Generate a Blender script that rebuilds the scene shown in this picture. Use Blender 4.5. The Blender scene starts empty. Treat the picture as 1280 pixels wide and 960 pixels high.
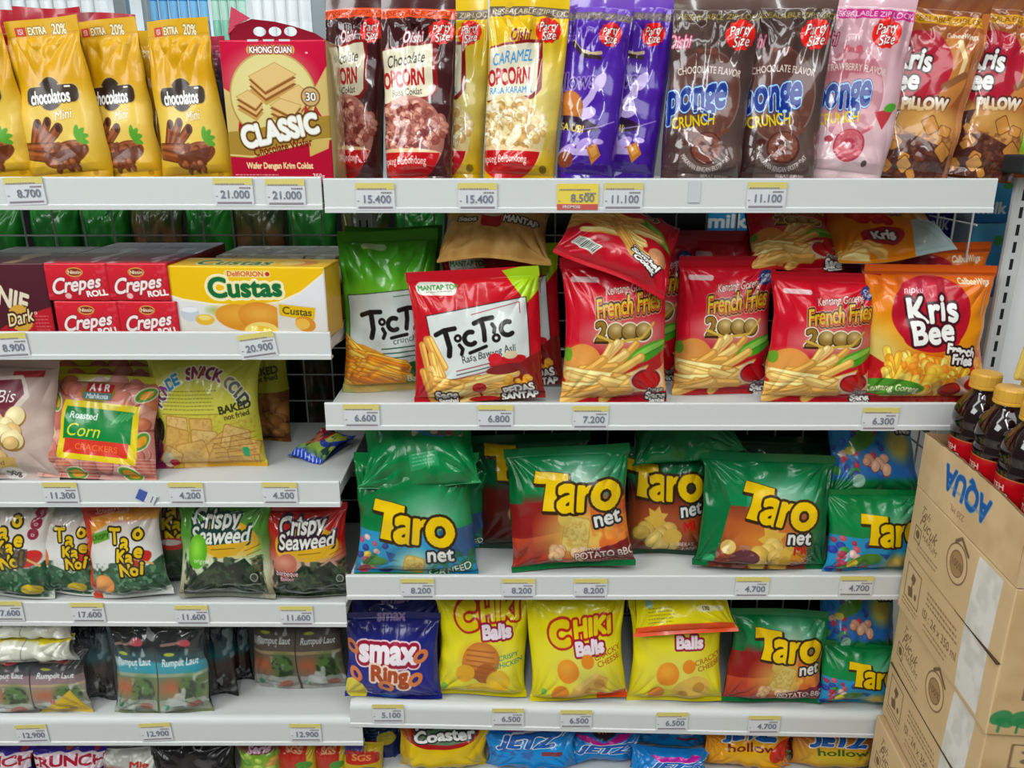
import bpy, math, random
import numpy as np
from mathutils import Vector

# ------------------------------------------------------------------ camera, world, lights, exposure
SC = bpy.context.scene
COL = SC.collection
FPX = 1000.0                                    # focal length in pixels of a 1280 wide frame
PITCH = math.radians(17.5)
CAM = np.array([0.0, -1.097, 1.52])
cam_data = bpy.data.cameras.new('camera')
cam_data.sensor_width = 36.0
cam_data.lens = 36.0 * FPX / 1280.0
cam_data.clip_start = 0.02
cam = bpy.data.objects.new('camera', cam_data)
cam.location = CAM
cam.rotation_euler = (math.pi / 2 - PITCH, 0, 0)
COL.objects.link(cam)
SC.camera = cam

world = bpy.data.worlds.new('shop_light')
SC.world = world
world.use_nodes = True
world.node_tree.nodes['Background'].inputs[0].default_value = (0.93, 0.97, 1.0, 1)
world.node_tree.nodes['Background'].inputs[1].default_value = 0.11

def area(name, loc, rot, sx, sy, power, color=(0.97, 1.0, 0.99)):
    d = bpy.data.lights.new(name, 'AREA')
    d.shape = 'RECTANGLE'; d.size = sx; d.size_y = sy; d.energy = power; d.color = color
    o = bpy.data.objects.new(name, d); o.location = loc; o.rotation_euler = rot
    COL.objects.link(o)
    return o
# ceiling lights of the shop over the aisle: tubes in rows, plus two soft fill lights added
area('ceiling_tube_light', (-0.16, -2.35, 2.93), (0, 0, 0), 0.22, 2.4, 34)
area('soft_fill_light', (0.9, -1.9, 2.95), (0, 0, 0), 1.6, 1.2, 24)
area('soft_fill_light', (-1.9, -1.6, 2.75), (0, math.radians(-35), 0), 1.6, 1.4, 66)  # added fill, tilted to brighten the left faces of the cartons
area('ceiling_row_light', (0.0, -0.75, 2.94), (0, 0, 0), 3.4, 0.3, 25)
area('far_aisle_light', (-1.0, 1.55, 2.9), (math.radians(22), 0, 0), 2.6, 0.5, 26, (0.94, 0.98, 1.0))

SC.view_settings.view_transform = 'Standard'
SC.view_settings.look = 'None'
SC.view_settings.gamma = 1.0
SC.view_settings.use_curve_mapping = False
SC.view_settings.exposure = -0.2

# ------------------------------------------------------------------ rays of the photograph, used to measure places
CT, ST = math.cos(PITCH), math.sin(PITCH)
def ray(px, py):
    u = (px - 640) / FPX; v = (480 - py) / FPX
    return np.array([u, CT + v * ST, -ST + v * CT])
def on_y(px, py, Y):
    r = ray(px, py); return CAM + r * ((Y - CAM[1]) / r[1])
def on_z(px, py, z):
    r = ray(px, py); return CAM + r * ((z - CAM[2]) / r[2])
def fwd(P):
    return (P[1] - CAM[1]) * CT - (P[2] - CAM[2]) * ST

# ------------------------------------------------------------------ materials
def lin(c):
    c = np.asarray(c, float)
    return np.where(c <= 0.04045, c / 12.92, ((c + 0.055) / 1.055) ** 2.4)
def hx(s):
    if not isinstance(s, str): return np.array(s, float)
    s = s.lstrip('#'); return np.array([int(s[i:i + 2], 16) / 255 for i in (0, 2, 4)])
def mat(name, col=None, rough=0.5, spec=0.5, metal=0.0, coat=0.0, attr=False, noise=0.0, bump=0.0, bscale=60, trans=0, alpha=1, ior=1.45, emit=0):
    m = bpy.data.materials.new(name); m.use_nodes = True
    nt = m.node_tree; b = nt.nodes['Principled BSDF']
    b.inputs['Roughness'].default_value = rough
    b.inputs['Specular IOR Level'].default_value = spec
    b.inputs['Metallic'].default_value = metal
    b.inputs['Coat Weight'].default_value = coat
    b.inputs['Coat Roughness'].default_value = 0.06
    b.inputs['Transmission Weight'].default_value = trans
    b.inputs['Alpha'].default_value = alpha
    b.inputs['IOR'].default_value = ior
    src = None
    if attr:
        a = nt.nodes.new('ShaderNodeAttribute'); a.attribute_name = 'print'; src = a.outputs['Color']
    else:
        c = lin(hx(col)); b.inputs['Base Color'].default_value = (*c, 1)
        if emit:
            b.inputs['Emission Color'].default_value = (*c, 1); b.inputs['Emission Strength'].default_value = emit
    if noise or bump:
        tc = nt.nodes.new('ShaderNodeTexCoord')
        nz = nt.nodes.new('ShaderNodeTexNoise'); nz.inputs['Scale'].default_value = bscale; nz.inputs['Detail'].default_value = 5
        nt.links.new(tc.outputs['Object'], nz.inputs['Vector'])
        if noise:
            mx = nt.nodes.new('ShaderNodeMix'); mx.data_type = 'RGBA'; mx.blend_type = 'MULTIPLY'
            mx.inputs[0].default_value = noise
            if src is not None: nt.links.new(src, mx.inputs[6])
            else: mx.inputs[6].default_value = (*c, 1)
            nt.links.new(nz.outputs['Fac'], mx.inputs[7]); src = mx.outputs[2]
        if bump:
            bp = nt.nodes.new('ShaderNodeBump'); bp.inputs['Strength'].default_value = bump; bp.inputs['Distance'].default_value = 0.002
            nt.links.new(nz.outputs['Fac'], bp.inputs['Height']); nt.links.new(bp.outputs['Normal'], b.inputs['Normal'])
    if src is not None: nt.links.new(src, b.inputs['Base Color'])
    return m
M = dict(
    film=mat('printed_glossy_film', attr=True, rough=0.24, spec=0.42, coat=0.22),
    foil=mat('printed_foil', attr=True, rough=0.17, spec=0.5, coat=0.55),
    satin=mat('printed_satin_film', attr=True, rough=0.3, spec=0.35, coat=0.12),
    matte=mat('printed_matte_film', attr=True, rough=0.38, spec=0.4),
    board=mat('printed_carton_board', attr=True, rough=0.42, spec=0.4, coat=0.12),
    kraft=mat('printed_kraft_board', attr=True, rough=0.85, spec=0.2, noise=0.05, bump=0.15, bscale=90),
    steel=mat('white_powder_coated_steel', '#cfd2d2', rough=0.38, spec=0.45, bump=0.04, bscale=300),
    deck=mat('white_shelf_sheet', '#c6c9c8', rough=0.45, spec=0.4),
    wire=mat('galvanised_wire', '#b6bab9', rough=0.4, metal=0.2),
    wwire=mat('white_wire', '#e2e5e6', rough=0.4),
    panel=mat('grey_end_panel', '#eceff1', rough=0.55),
    dark=mat('dark_slot', '#22262a', rough=0.7),
    shade_dark=mat('dark_shade_sheet', '#1a1c1b', rough=0.9, spec=0.1),  # for added sheets that keep the shelf backs dark
    paper=mat('tag_paper', '#d4d6da', rough=0.35, spec=0.5),
    tagyel=mat('tag_yellow_print', '#d6c973', rough=0.4),
    promo=mat('tag_promo_yellow', '#e6cf52', rough=0.4),
    promor=mat('tag_promo_red', '#c35a52', rough=0.4),
    ink=mat('tag_ink', '#777c8c', rough=0.6),
    ink2=mat('tag_fine_ink', '#8d8489', rough=0.6),
    bluep=mat('blue_sticker_paper', '#3f57a6', rough=0.6),
    resid=mat('sticker_residue', '#c3c7ca', rough=0.7),
    tea=mat('dark_tea_in_plastic', '#1c0a0b', rough=0.07, spec=0.6, coat=0.6),
    cap=mat('yellow_plastic_cap', '#d7a43c', rough=0.35, spec=0.5),
    floor=mat('shop_floor_tile', '#b9b5ab', rough=0.3),
    white=mat('white_paint', '#e9ecec', rough=0.6),
    cframe=mat('grey_cooler_frame', '#8f999d', rough=0.35, metal=0.3),
    blueb=mat('blue_tinted_bottle', '#2b84cc', rough=0.15, spec=0.6),
    greenb=mat('green_tinted_bottle', '#7fc4a8', rough=0.15, spec=0.6),
    bluebl=mat('pale_blue_label', '#78b8e2', rough=.4), greenbl=mat('pale_green_label', '#b4dccb', rough=.4),
    whiteb=mat('white_bottle_label', '#eef3f3', rough=0.4),
    clear=mat('clear_bag_film', '#dfe4e4', rough=0.1, spec=0.8, alpha=0.03),
    yframe=mat('yellow_sign_frame', '#d8b85a', rough=0.4),
    slate=mat('dark_blue_print', '#36425c', rough=0.5),
)

def slotted(name, pitch, slot, half, offs):
    """steel strip with dark punched slots repeating along its height"""
    m = mat(name, '#cfd2d2', rough=0.4); nt = m.node_tree; b = nt.nodes['Principled BSDF']
    tc = nt.nodes.new('ShaderNodeTexCoord'); sp = nt.nodes.new('ShaderNodeSeparateXYZ'); nt.links.new(tc.outputs['Object'], sp.inputs[0])
    def math_(op, i0, v):
        n = nt.nodes.new('ShaderNodeMath'); n.operation = op; nt.links.new(i0, n.inputs[0])
        if isinstance(v, float): n.inputs[1].default_value = v
        elif v is not None: nt.links.new(v, n.inputs[1])
        return n.outputs[0]
    z = math_('LESS_THAN', math_('MODULO', sp.outputs['Z'], pitch), slot)
    x = math_('LESS_THAN', math_('ABSOLUTE', math_('SUBTRACT', math_('ABSOLUTE', sp.outputs['X'], None), offs), None), half)
    k = math_('MULTIPLY', z, x)
    mx = nt.nodes.new('ShaderNodeMix'); mx.data_type = 'RGBA'; nt.links.new(k, mx.inputs[0])
    mx.inputs[6].default_value = (*lin(hx('#cfd2d2')), 1); mx.inputs[7].default_value = (*lin(hx('#1d2226')), 1)
    nt.links.new(mx.outputs[2], b.inputs['Base Color'])
    return m
M['slots2'] = slotted('steel_with_twin_slots', .05, .025, .0015, .006)
M['slots1'] = slotted('steel_with_slots', .025, .016, .0026, .0)

# ------------------------------------------------------------------ object helpers
def tag(o, label=None, cat=None, group=None, kind=None):
    if label: o['label'] = label
    if cat: o['category'] = cat
    if group: o['group'] = group
    if kind: o['kind'] = kind
    return o
def empty(name, loc, label, cat, group=None, rot=(0, 0, 0)):
    o = bpy.data.objects.new(name, None); COL.objects.link(o)
    o.location = [float(q) for q in loc]; o.rotation_euler = rot; o.empty_display_size = 0.02
    return tag(o, label, cat, group)
def link(name, me, material, parent=None, loc=None, rot=None):
    o = bpy.data.objects.new(name, me); COL.objects.link(o)
    if material is not None and not me.materials: me.materials.append(material)
    if parent: o.parent = parent
    if loc is not None: o.location = [float(q) for q in loc]
    if rot is not None: o.rotation_euler = rot
    return o
def mesh_np(name, verts, quads, cols=None, smooth=True):
    me = bpy.data.meshes.new(name)
    n = len(verts); q = len(quads)
    me.vertices.add(n); me.vertices.foreach_set('co', np.asarray(verts, np.float32).ravel())
    me.loops.add(q * 4); me.loops.foreach_set('vertex_index', np.asarray(quads, np.int32).ravel())
    me.polygons.add(q); me.polygons.foreach_set('loop_start', np.arange(q, dtype=np.int32) * 4)
    me.polygons.foreach_set('use_smooth', np.full(q, smooth, bool))
    if cols is not None:
        a = me.attributes.new('print', 'FLOAT_COLOR', 'POINT')
        c = np.ones((n, 4), np.float32); c[:, :3] = cols
        a.data.foreach_set('color', c.ravel())
    me.update(calc_edges=True)
    return me
class Grids:
    """collects coloured grid patches into one mesh"""
    def __init__(s): s.v, s.q, s.c, s.n = [], [], [], 0
    def add(s, P, C, flip=False):
        ny, nx = P.shape[:2]
        idx = np.arange(ny * nx).reshape(ny, nx) + s.n
        q = np.stack([idx[:-1, :-1], idx[1:, :-1], idx[1:, 1:], idx[:-1, 1:]], -1).reshape(-1, 4)
        if flip: q = q[:, ::-1]
        s.v.append(P.reshape(-1, 3)); s.q.append(q)
        s.c.append(np.broadcast_to(C, (ny, nx, 3)).reshape(-1, 3)); s.n += ny * nx
    def build(s, name, m, parent=None, smooth=True):
        me = mesh_np(name, np.concatenate(s.v), np.concatenate(s.q), np.concatenate(s.c), smooth)
        return link(name, me, m, parent)
class MB:
    """plain polygon mesh collector"""
    def __init__(s): s.v, s.f = [], []
    def box(s, x0, y0, z0, x1, y1, z1):
        b = len(s.v)
        s.v += [(x0, y0, z0), (x1, y0, z0), (x1, y1, z0), (x0, y1, z0), (x0, y0, z1), (x1, y0, z1), (x1, y1, z1), (x0, y1, z1)]
        s.f += [tuple(b + i for i in f) for f in ((0, 3, 2, 1), (4, 5, 6, 7), (0, 1, 5, 4), (1, 2, 6, 5), (2, 3, 7, 6), (3, 0, 4, 7))]
        return s
    def prism_x(s, prof, x0, x1):
        """closed (y,z) outline, counter-clockwise seen from +x, pulled along x"""
        b = len(s.v); n = len(prof)
        s.v += [(x0, y, z) for y, z in prof] + [(x1, y, z) for y, z in prof]
        for i in range(n):
            j = (i + 1) % n; s.f.append((b + i, b + n + i, b + n + j, b + j))
        s.f.append(tuple(b + i for i in range(n))); s.f.append(tuple(b + n + i for i in reversed(range(n))))
        return s
    def rod(s, p, q, r, n=6):
        p = Vector(p); q = Vector(q); d = (q - p).normalized()
        a = d.orthogonal().normalized(); c = d.cross(a); b = len(s.v)
        for e in (p, q):
            for i in range(n):
                t = 2 * math.pi * i / n; s.v.append(tuple(e + a * (r * math.cos(t)) + c * (r * math.sin(t))))
        for i in range(n):
            j = (i + 1) % n; s.f.append((b + i, b + j, b + n + j, b + n + i))
        s.f.append(tuple(b + i for i in reversed(range(n)))); s.f.append(tuple(b + n + i for i in range(n)))
        return s
    def lathe(s, prof, n=32, cap=True, fn=None):
        b = len(s.v)
        for k, (r, z) in enumerate(prof):
            for i in range(n):
                t = 2 * math.pi * i / n
                rr = r if fn is None else fn(r, z, t)
                s.v.append((rr * math.cos(t), rr * math.sin(t), z))
        for k in range(len(prof) - 1):
            for i in range(n):
                j = (i + 1) % n
                s.f.append((b + k * n + i, b + k * n + j, b + (k + 1) * n + j, b + (k + 1) * n + i))
        if cap:
            s.f.append(tuple(b + i for i in reversed(range(n))))
            e = b + (len(prof) - 1) * n; s.f.append(tuple(e + i for i in range(n)))
        return s
    def mesh(s, name, smooth=False):
        me = bpy.data.meshes.new(name); me.from_pydata(s.v, [], s.f)
        if smooth: me.polygons.foreach_set('use_smooth', [True] * len(me.polygons))
        me.update(); return me
    def build(s, name, m, parent=None, smooth=False, bevel=0, loc=None, rot=None):
        o = link(name, s.mesh(name, smooth), m, parent, loc, rot)
        if bevel:
            bv = o.modifiers.new('bevel', 'BEVEL'); bv.width = bevel; bv.segments = 2; bv.limit_method = 'ANGLE'
        return o

# ------------------------------------------------------------------ lettering: distance fields of the built-in font
GR = 64; PADE = 0.22
_gl = {}
def _edt(mask):
    n, m = mask.shape
    g = np.where(mask, 0.0, 1e4)
    for i in range(1, n): g[i] = np.minimum(g[i], g[i - 1] + 1)
    for i in range(n - 2, -1, -1): g[i] = np.minimum(g[i], g[i + 1] + 1)
    g2 = g * g
    j = np.arange(m); dj = (j[:, None] - j[None, :]) ** 2
    out = np.empty_like(g)
    for i in range(n): out[i] = np.sqrt((g2[i][None, :] + dj).min(1))
    return out
_tc = bpy.data.curves.new('lettering', 'FONT'); _tc.size = 1.0; _tc.resolution_u = 6
_to = bpy.data.objects.new('lettering', _tc); COL.objects.link(_to)
def _outline(t):
    _tc.body = t; bpy.context.view_layer.update()
    ev = _to.evaluated_get(bpy.context.evaluated_depsgraph_get()); me = ev.to_mesh()
    n = len(me.vertices); v = np.zeros(n * 3); me.vertices.foreach_get('co', v); v = v.reshape(-1, 3)
    me.calc_loop_triangles(); t3 = np.array([tuple(q.vertices) for q in me.loop_triangles], int).reshape(-1, 3)
    ev.to_mesh_clear()
    return v, t3
_HCAP = None
def glyph(ch):
    if ch in _gl: return _gl[ch]
    v1, _ = _outline('|' + ch + '|'); v0, _ = _outline('||')
    adv = (v1[:, 0].max() - v0[:, 0].max()) if ch != ' ' else 0.27
    if ch == ' ': _gl[ch] = (None, adv, 0, 0); return _gl[ch]
    v, t3 = _outline(ch)
    x0, x1 = v[:, 0].min() - PADE, v[:, 0].max() + PADE; y0, y1 = v[:, 1].min() - PADE, v[:, 1].max() + PADE
    nx, ny = int((x1 - x0) * GR) + 2, int((y1 - y0) * GR) + 2
    mk = np.zeros((ny, nx), bool)
    for a, b, c in t3:
        A, B, Cc = v[a, :2], v[b, :2], v[c, :2]
        lo = np.minimum(np.minimum(A, B), Cc); hi = np.maximum(np.maximum(A, B), Cc)
        i0, i1 = max(0, int((lo[0] - x0) * GR) - 1), min(nx, int((hi[0] - x0) * GR) + 2)
        j0, j1 = max(0, int((lo[1] - y0) * GR) - 1), min(ny, int((hi[1] - y0) * GR) + 2)
        X = x0 + (np.arange(i0, i1) + .5) / GR; Y = y0 + (np.arange(j0, j1) + .5) / GR
        X, Y = np.meshgrid(X, Y)
        def e(P, Q): return (Q[0] - P[0]) * (Y - P[1]) - (Q[1] - P[1]) * (X - P[0])
        a1, a2, a3 = e(A, B), e(B, Cc), e(Cc, A)
        mk[j0:j1, i0:i1] |= ((a1 >= -1e-9) & (a2 >= -1e-9) & (a3 >= -1e-9)) | ((a1 <= 1e-9) & (a2 <= 1e-9) & (a3 <= 1e-9))
    sd = (_edt(~mk) - _edt(mk)) / GR          # positive inside, in em
    _gl[ch] = (sd, adv, x0, y0)
    return _gl[ch]
def hcap():
    global _HCAP
    if _HCAP is None:
        v, _ = _outline('H'); _HCAP = v[:, 1].max()
    return _HCAP
_tm = {}
def text_mesh(t, size, bold=0.0, depth=0.0003):
    k = (t, round(size, 5), bold)
    if k not in _tm:
        cu = bpy.data.curves.new('t', 'FONT'); cu.body = t; cu.size = size / hcap(); cu.offset = bold; cu.extrude = depth
        cu.align_x = 'CENTER'; cu.align_y = 'CENTER'; cu.resolution_u = 3
        o = bpy.data.objects.new('t', cu); COL.objects.link(o); bpy.context.view_layer.update()
        me = bpy.data.meshes.new_from_object(o.evaluated_get(bpy.context.evaluated_depsgraph_get()))
        bpy.data.objects.remove(o); bpy.data.curves.remove(cu)
        _tm[k] = me
    return _tm[k]

# ------------------------------------------------------------------ the print on a packet, drawn on a fine grid of coloured points
def vnoise(X, Y, sc, seed):
    r = np.random.RandomState(seed); G = r.rand(64, 64)
    x = X / sc + 17.3; y = Y / sc + 9.1
    i = np.floor(x).astype(int); j = np.floor(y).astype(int); fx = x - i; fy = y - j
    fx = fx * fx * (3 - 2 * fx); fy = fy * fy * (3 - 2 * fy); i %= 64; j %= 64; i1 = (i + 1) % 64; j1 = (j + 1) % 64
    return (G[j, i] * (1 - fx) + G[j, i1] * fx) * (1 - fy) + (G[j1, i] * (1 - fx) + G[j1, i1] * fx) * fy
class Print:
    def __init__(s, w, h, bg, k=1.3, back=None):
        k *= 1.2; s.w, s.h, s.k = w, h, k
        s.nx, s.ny = int(w * k) + 2, int(h * k) + 2
        s.xs = np.linspace(0, w, s.nx); s.ys = np.linspace(0, h, s.ny)
        s.X, s.Y = np.meshgrid(s.xs, s.ys)
        s.img = np.empty((s.ny, s.nx, 3)); s.img[:] = hx(bg)
        s.back = hx(back if back is not None else bg)
        s.clip = None
    def sl(s, x0, y0, x1, y1):
        i0, i1 = np.searchsorted(s.xs, [x0 - 1.5, x1 + 1.5]); j0, j1 = np.searchsorted(s.ys, [y0 - 1.5, y1 + 1.5])
        return (slice(j0, j1), slice(i0, i1))
    def put(s, sl, m, col):
        if m.size == 0: return
        if s.clip is not None: m = m * s.clip[sl]
        m = m[..., None]; col = hx(col)
        s.img[sl] = s.img[sl] * (1 - m) + col * m
    def aa(s, d): return np.clip(0.5 + d * s.k, 0, 1)
    def rect(s, x0, y0, x1, y1, col, r=0, rot=0, a=1):
        cx, cy = (x0 + x1) / 2, (y0 + y1) / 2; hw, hh = abs(x1 - x0) / 2, abs(y1 - y0) / 2
        R = math.hypot(hw, hh) if rot else 0
        sl = s.sl(cx - (R or hw), cy - (R or hh), cx + (R or hw), cy + (R or hh))
        X, Y = s.X[sl] - cx, s.Y[sl] - cy
        c, n = math.cos(math.radians(rot)), math.sin(math.radians(rot))
        x, y = X * c + Y * n, -X * n + Y * c
        qx, qy = np.abs(x) - hw + r, np.abs(y) - hh + r
        d = np.hypot(np.maximum(qx, 0), np.maximum(qy, 0)) + np.minimum(np.maximum(qx, qy), 0) - r
        s.put(sl, s.aa(-d) * a, col)
    def ell(s, cx, cy, rx, ry, col, rot=0, soft=0, a=1):
        R = max(rx, ry) + soft
        sl = s.sl(cx - R, cy - R, cx + R, cy + R)
        X, Y = s.X[sl] - cx, s.Y[sl] - cy
        c, n = math.cos(math.radians(rot)), math.sin(math.radians(rot))
        x, y = (X * c + Y * n) / rx, (-X * n + Y * c) / ry
        q = np.hypot(x, y); d = (1 - q) * min(rx, ry)
        m = np.clip(0.5 + d / soft * 0.5, 0, 1) if soft else s.aa(d)
        s.put(sl, m * a, col)
    def poly(s, pts, col, a=1, grow=0):
        p = np.array(pts, float); lo = p.min(0) - grow; hi = p.max(0) + grow
        sl = s.sl(lo[0], lo[1], hi[0], hi[1]); X, Y = s.X[sl], s.Y[sl]
        if X.size == 0: return
        d = np.full(X.shape, 1e9); ins = np.zeros(X.shape, bool)
        for (ax, ay), (bx, by) in zip(p, np.roll(p, -1, 0)):
            ex, ey = bx - ax, by - ay; wx, wy = X - ax, Y - ay
            t = np.clip((wx * ex + wy * ey) / (ex * ex + ey * ey + 1e-9), 0, 1)
            d = np.minimum(d, np.hypot(wx - ex * t, wy - ey * t))
            cnd = (ay > Y) != (by > Y)
            ins ^= cnd & (X < (bx - ax) * (Y - ay) / ((by - ay) if by != ay else 1e-9) + ax)
        s.put(sl, s.aa(np.where(ins, d, -d) + grow) * a, col)
    def line(s, pts, w, col, a=1, w2=None):
        p = np.array(pts, float); lo = p.min(0) - w; hi = p.max(0) + w
        sl = s.sl(lo[0], lo[1], hi[0], hi[1]); X, Y = s.X[sl], s.Y[sl]
        if X.size == 0: return
        d = np.full(X.shape, -1e9); n = len(p) - 1
        for i in range(n):
            (ax, ay), (bx, by) = p[i], p[i + 1]
            ex, ey = bx - ax, by - ay; wx, wy = X - ax, Y - ay
            t = np.clip((wx * ex + wy * ey) / (ex * ex + ey * ey + 1e-9), 0, 1)
            ww = w if w2 is None else w + (w2 - w) * (i + t) / n
            d = np.maximum(d, ww / 2 - np.hypot(wx - ex * t, wy - ey * t))
        s.put(sl, s.aa(d) * a, col)
    def vgrad(s, stops, x0=None, y0=None, x1=None, y1=None, a=1):
        ys = [q[0] for q in stops]; cs = np.array([hx(q[1]) for q in stops])
        sl = s.sl(x0 if x0 is not None else -9, y0 if y0 is not None else -9, x1 if x1 is not None else s.w + 9, y1 if y1 is not None else s.h + 9)
        Y = s.Y[sl]; c = np.stack([np.interp(Y, ys, cs[:, i]) for i in range(3)], -1)
        s.img[sl] = s.img[sl] * (1 - a) + c * a
    def mottle(s, x0, y0, x1, y1, col, sc, th=.5, soft=.25, seed=1, a=1, shape=None):
        sl = s.sl(x0, y0, x1, y1); X, Y = s.X[sl], s.Y[sl]
        n = .6 * vnoise(X, Y, sc, seed) + .4 * vnoise(X, Y, sc * .45, seed + 5)
        m = np.clip((n - th) / soft + .5, 0, 1) * a
        if shape == 'e':
            q = np.hypot((X - (x0 + x1) / 2) / ((x1 - x0) / 2), (Y - (y0 + y1) / 2) / ((y1 - y0) / 2)); m = m * np.clip((1 - q) * 6, 0, 1)
        s.put(sl, m, col)
    def text(s, t, x, y, size, col, out=(), sx=1.0, sl=0.0, rot=0.0, wt=0.0, arc=0.0, jit=0.0, anchor='c', sp=0.0, grow=0.0, seed=3, dx=0, dy=0):
        """size = height of a capital; out = ((extra width, colour), ...) widest first; sl = slant; arc in degrees"""
        S = size / hcap(); rs = random.Random(seed)
        gl = [glyph(c) for c in t]; adv = [g[1] + sp for g in gl]; tot = sum(adv) * S * sx
        off = {'c': -tot / 2, 'l': 0, 'r': -tot}[anchor]
        pos = []; pen = 0
        for i, (g, a) in enumerate(zip(gl, adv)):
            sc = S * (1 + grow * (i / max(1, len(t) - 1) - .5))
            cx = off + (pen + a / 2) * S * sx; pen += a
            r = math.radians(rot)
            if arc:
                R = tot / math.radians(arc); th = cx / R
                lx, ly, lr = R * math.sin(th), R * (1 - math.cos(th)), th
            else: lx, ly, lr = cx, 0, 0
            j = rs.uniform(-jit, jit); jy = rs.uniform(-jit, jit) * size * .012
            ly += jy
            pos.append((x + lx * math.cos(r) - ly * math.sin(r), y + lx * math.sin(r) + ly * math.cos(r), r + lr + math.radians(j), a, sc))
        for ow, oc in list(out) + [(0, col)]:
            for (gx, gy, gr, a, sc), g in zip(pos, gl):
                if g[0] is None: continue
                if oc is not col or ow: gx, gy = gx + dx * (ow > 0), gy + dy * (ow > 0)
                sd, _, gx0, gy0 = g; R = sc * .75 * max(1, sx) + ow + sc * .3
                q = s.sl(gx - R, gy - R, gx + R, gy + R); X, Y = s.X[q] - gx, s.Y[q] - gy
                if X.size == 0: continue
                c, n = math.cos(gr), math.sin(gr)
                lx, ly = X * c + Y * n, X * n - Y * c
                ey = ly / sc + hcap() / 2; ex = (lx - sl * ly) / (sc * sx) + (a - sp) / 2
                fx = (ex - gx0) * GR - .5; fy = (ey - gy0) * GR - .5
                ny, nx = sd.shape
                ok = (fx >= 0) & (fy >= 0) & (fx < nx - 1) & (fy < ny - 1)
                fx = np.clip(fx, 0, nx - 1.001); fy = np.clip(fy, 0, ny - 1.001)
                i = fx.astype(int); jj = fy.astype(int); u = fx - i; v = fy - jj
                d = (sd[jj, i] * (1 - u) + sd[jj, i + 1] * u) * (1 - v) + (sd[jj + 1, i] * (1 - u) + sd[jj + 1, i + 1] * u) * v
                s.put(q, np.where(ok, s.aa(d * sc + wt + ow), 0), oc)
    # -- printed pictures of food and small print
    def small(s, x0, y0, x1, n, dy, col, h=1.1, seed=1, a=.75, rot=0):
        r = random.Random(seed)
        for i in range(n):
            x = x0; y = y0 + i * dy; xe = x1 - r.uniform(0, .12) * (x1 - x0)
            while x < xe:
                w = r.uniform(1.5, 5)
                s.rect(x, y + (x - x0) * rot, min(x + w, xe), y + h + (x - x0) * rot, col, a=a); x += w + 1
    def sticks(s, x0, y0, x1, y1, n, L, w, a0, a1, cols, seed=1, edge='#b8832e'):
        r = random.Random(seed)
        for i in range(n):
            cx, cy = r.uniform(x0, x1), y0 + (y1 - y0) * ((i + r.random()) / n)
            an = math.radians(r.uniform(a0, a1)); l = L * r.uniform(.7, 1.1) / 2; dx, dy = math.cos(an) * l, math.sin(an) * l
            c = hx(r.choice(cols))
            s.line([(cx - dx, cy - dy), (cx + dx, cy + dy)], w + 1.4, edge, a=.75)
            s.line([(cx - dx, cy - dy), (cx + dx, cy + dy)], w, c)
            nx, ny = -math.sin(an) * w * .22, math.cos(an) * w * .22
            if ny > 0: nx, ny = -nx, -ny
            s.line([(cx - dx + nx, cy - dy + ny), (cx + dx + nx, cy + dy + ny)], w * .4, np.minimum(1, c * 1.15 + .05))
    def blobs(s, x0, y0, x1, y1, n, r0, r1, cols, seed=1, edge=None, flat=.85, shape=None):
        r = random.Random(seed)
        for i in range(n):
            for _ in range(20):
                cx, cy = r.uniform(x0, x1), y0 + (y1 - y0) * ((i + r.random()) / n)
                if shape is None or math.hypot((cx - (x0 + x1) / 2) / ((x1 - x0) / 2), (cy - (y0 + y1) / 2) / ((y1 - y0) / 2)) < 1: break
            R = r.uniform(r0, r1); c = hx(r.choice(cols)); an = r.uniform(0, 180)
            if edge: s.ell(cx, cy + R * .12, R * 1.12, R * flat * 1.12, edge, an)
            s.ell(cx, cy, R, R * flat, c, an)
            s.ell(cx - R * .2, cy - R * .25, R * .5, R * flat * .45, np.minimum(1, c * 1.1 + .06), an, soft=R * .3)
    def starburst(s, cx, cy, r, col, n=14, d=.16, rot=0):
        p = [(cx + r * (1 + (d if i % 2 else -d)) * math.cos(math.pi * i / n + rot), cy + r * (1 + (d if i % 2 else -d)) * math.sin(math.pi * i / n + rot)) for i in range(2 * n)]
        s.poly(p, col)
    def lincol(s):
        g = (s.img * (.3, .55, .15)).sum(-1, keepdims=True)
        return lin(np.clip(g + (s.img - g) * 1.16, 0, 1)).astype(np.float32)

DESIGN = {}; _pc = {}
def design(name, w, h, bg, **kw):
    def deco(fn): DESIGN[name] = (fn, w, h, bg, kw); return fn
    return deco
def art(name):
    if name not in _pc:
        fn, w, h, bg, kw = DESIGN[name]; P = Print(w, h, bg, **kw); fn(P); _pc[name] = (P, P.lincol())
    return _pc[name]

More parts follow.
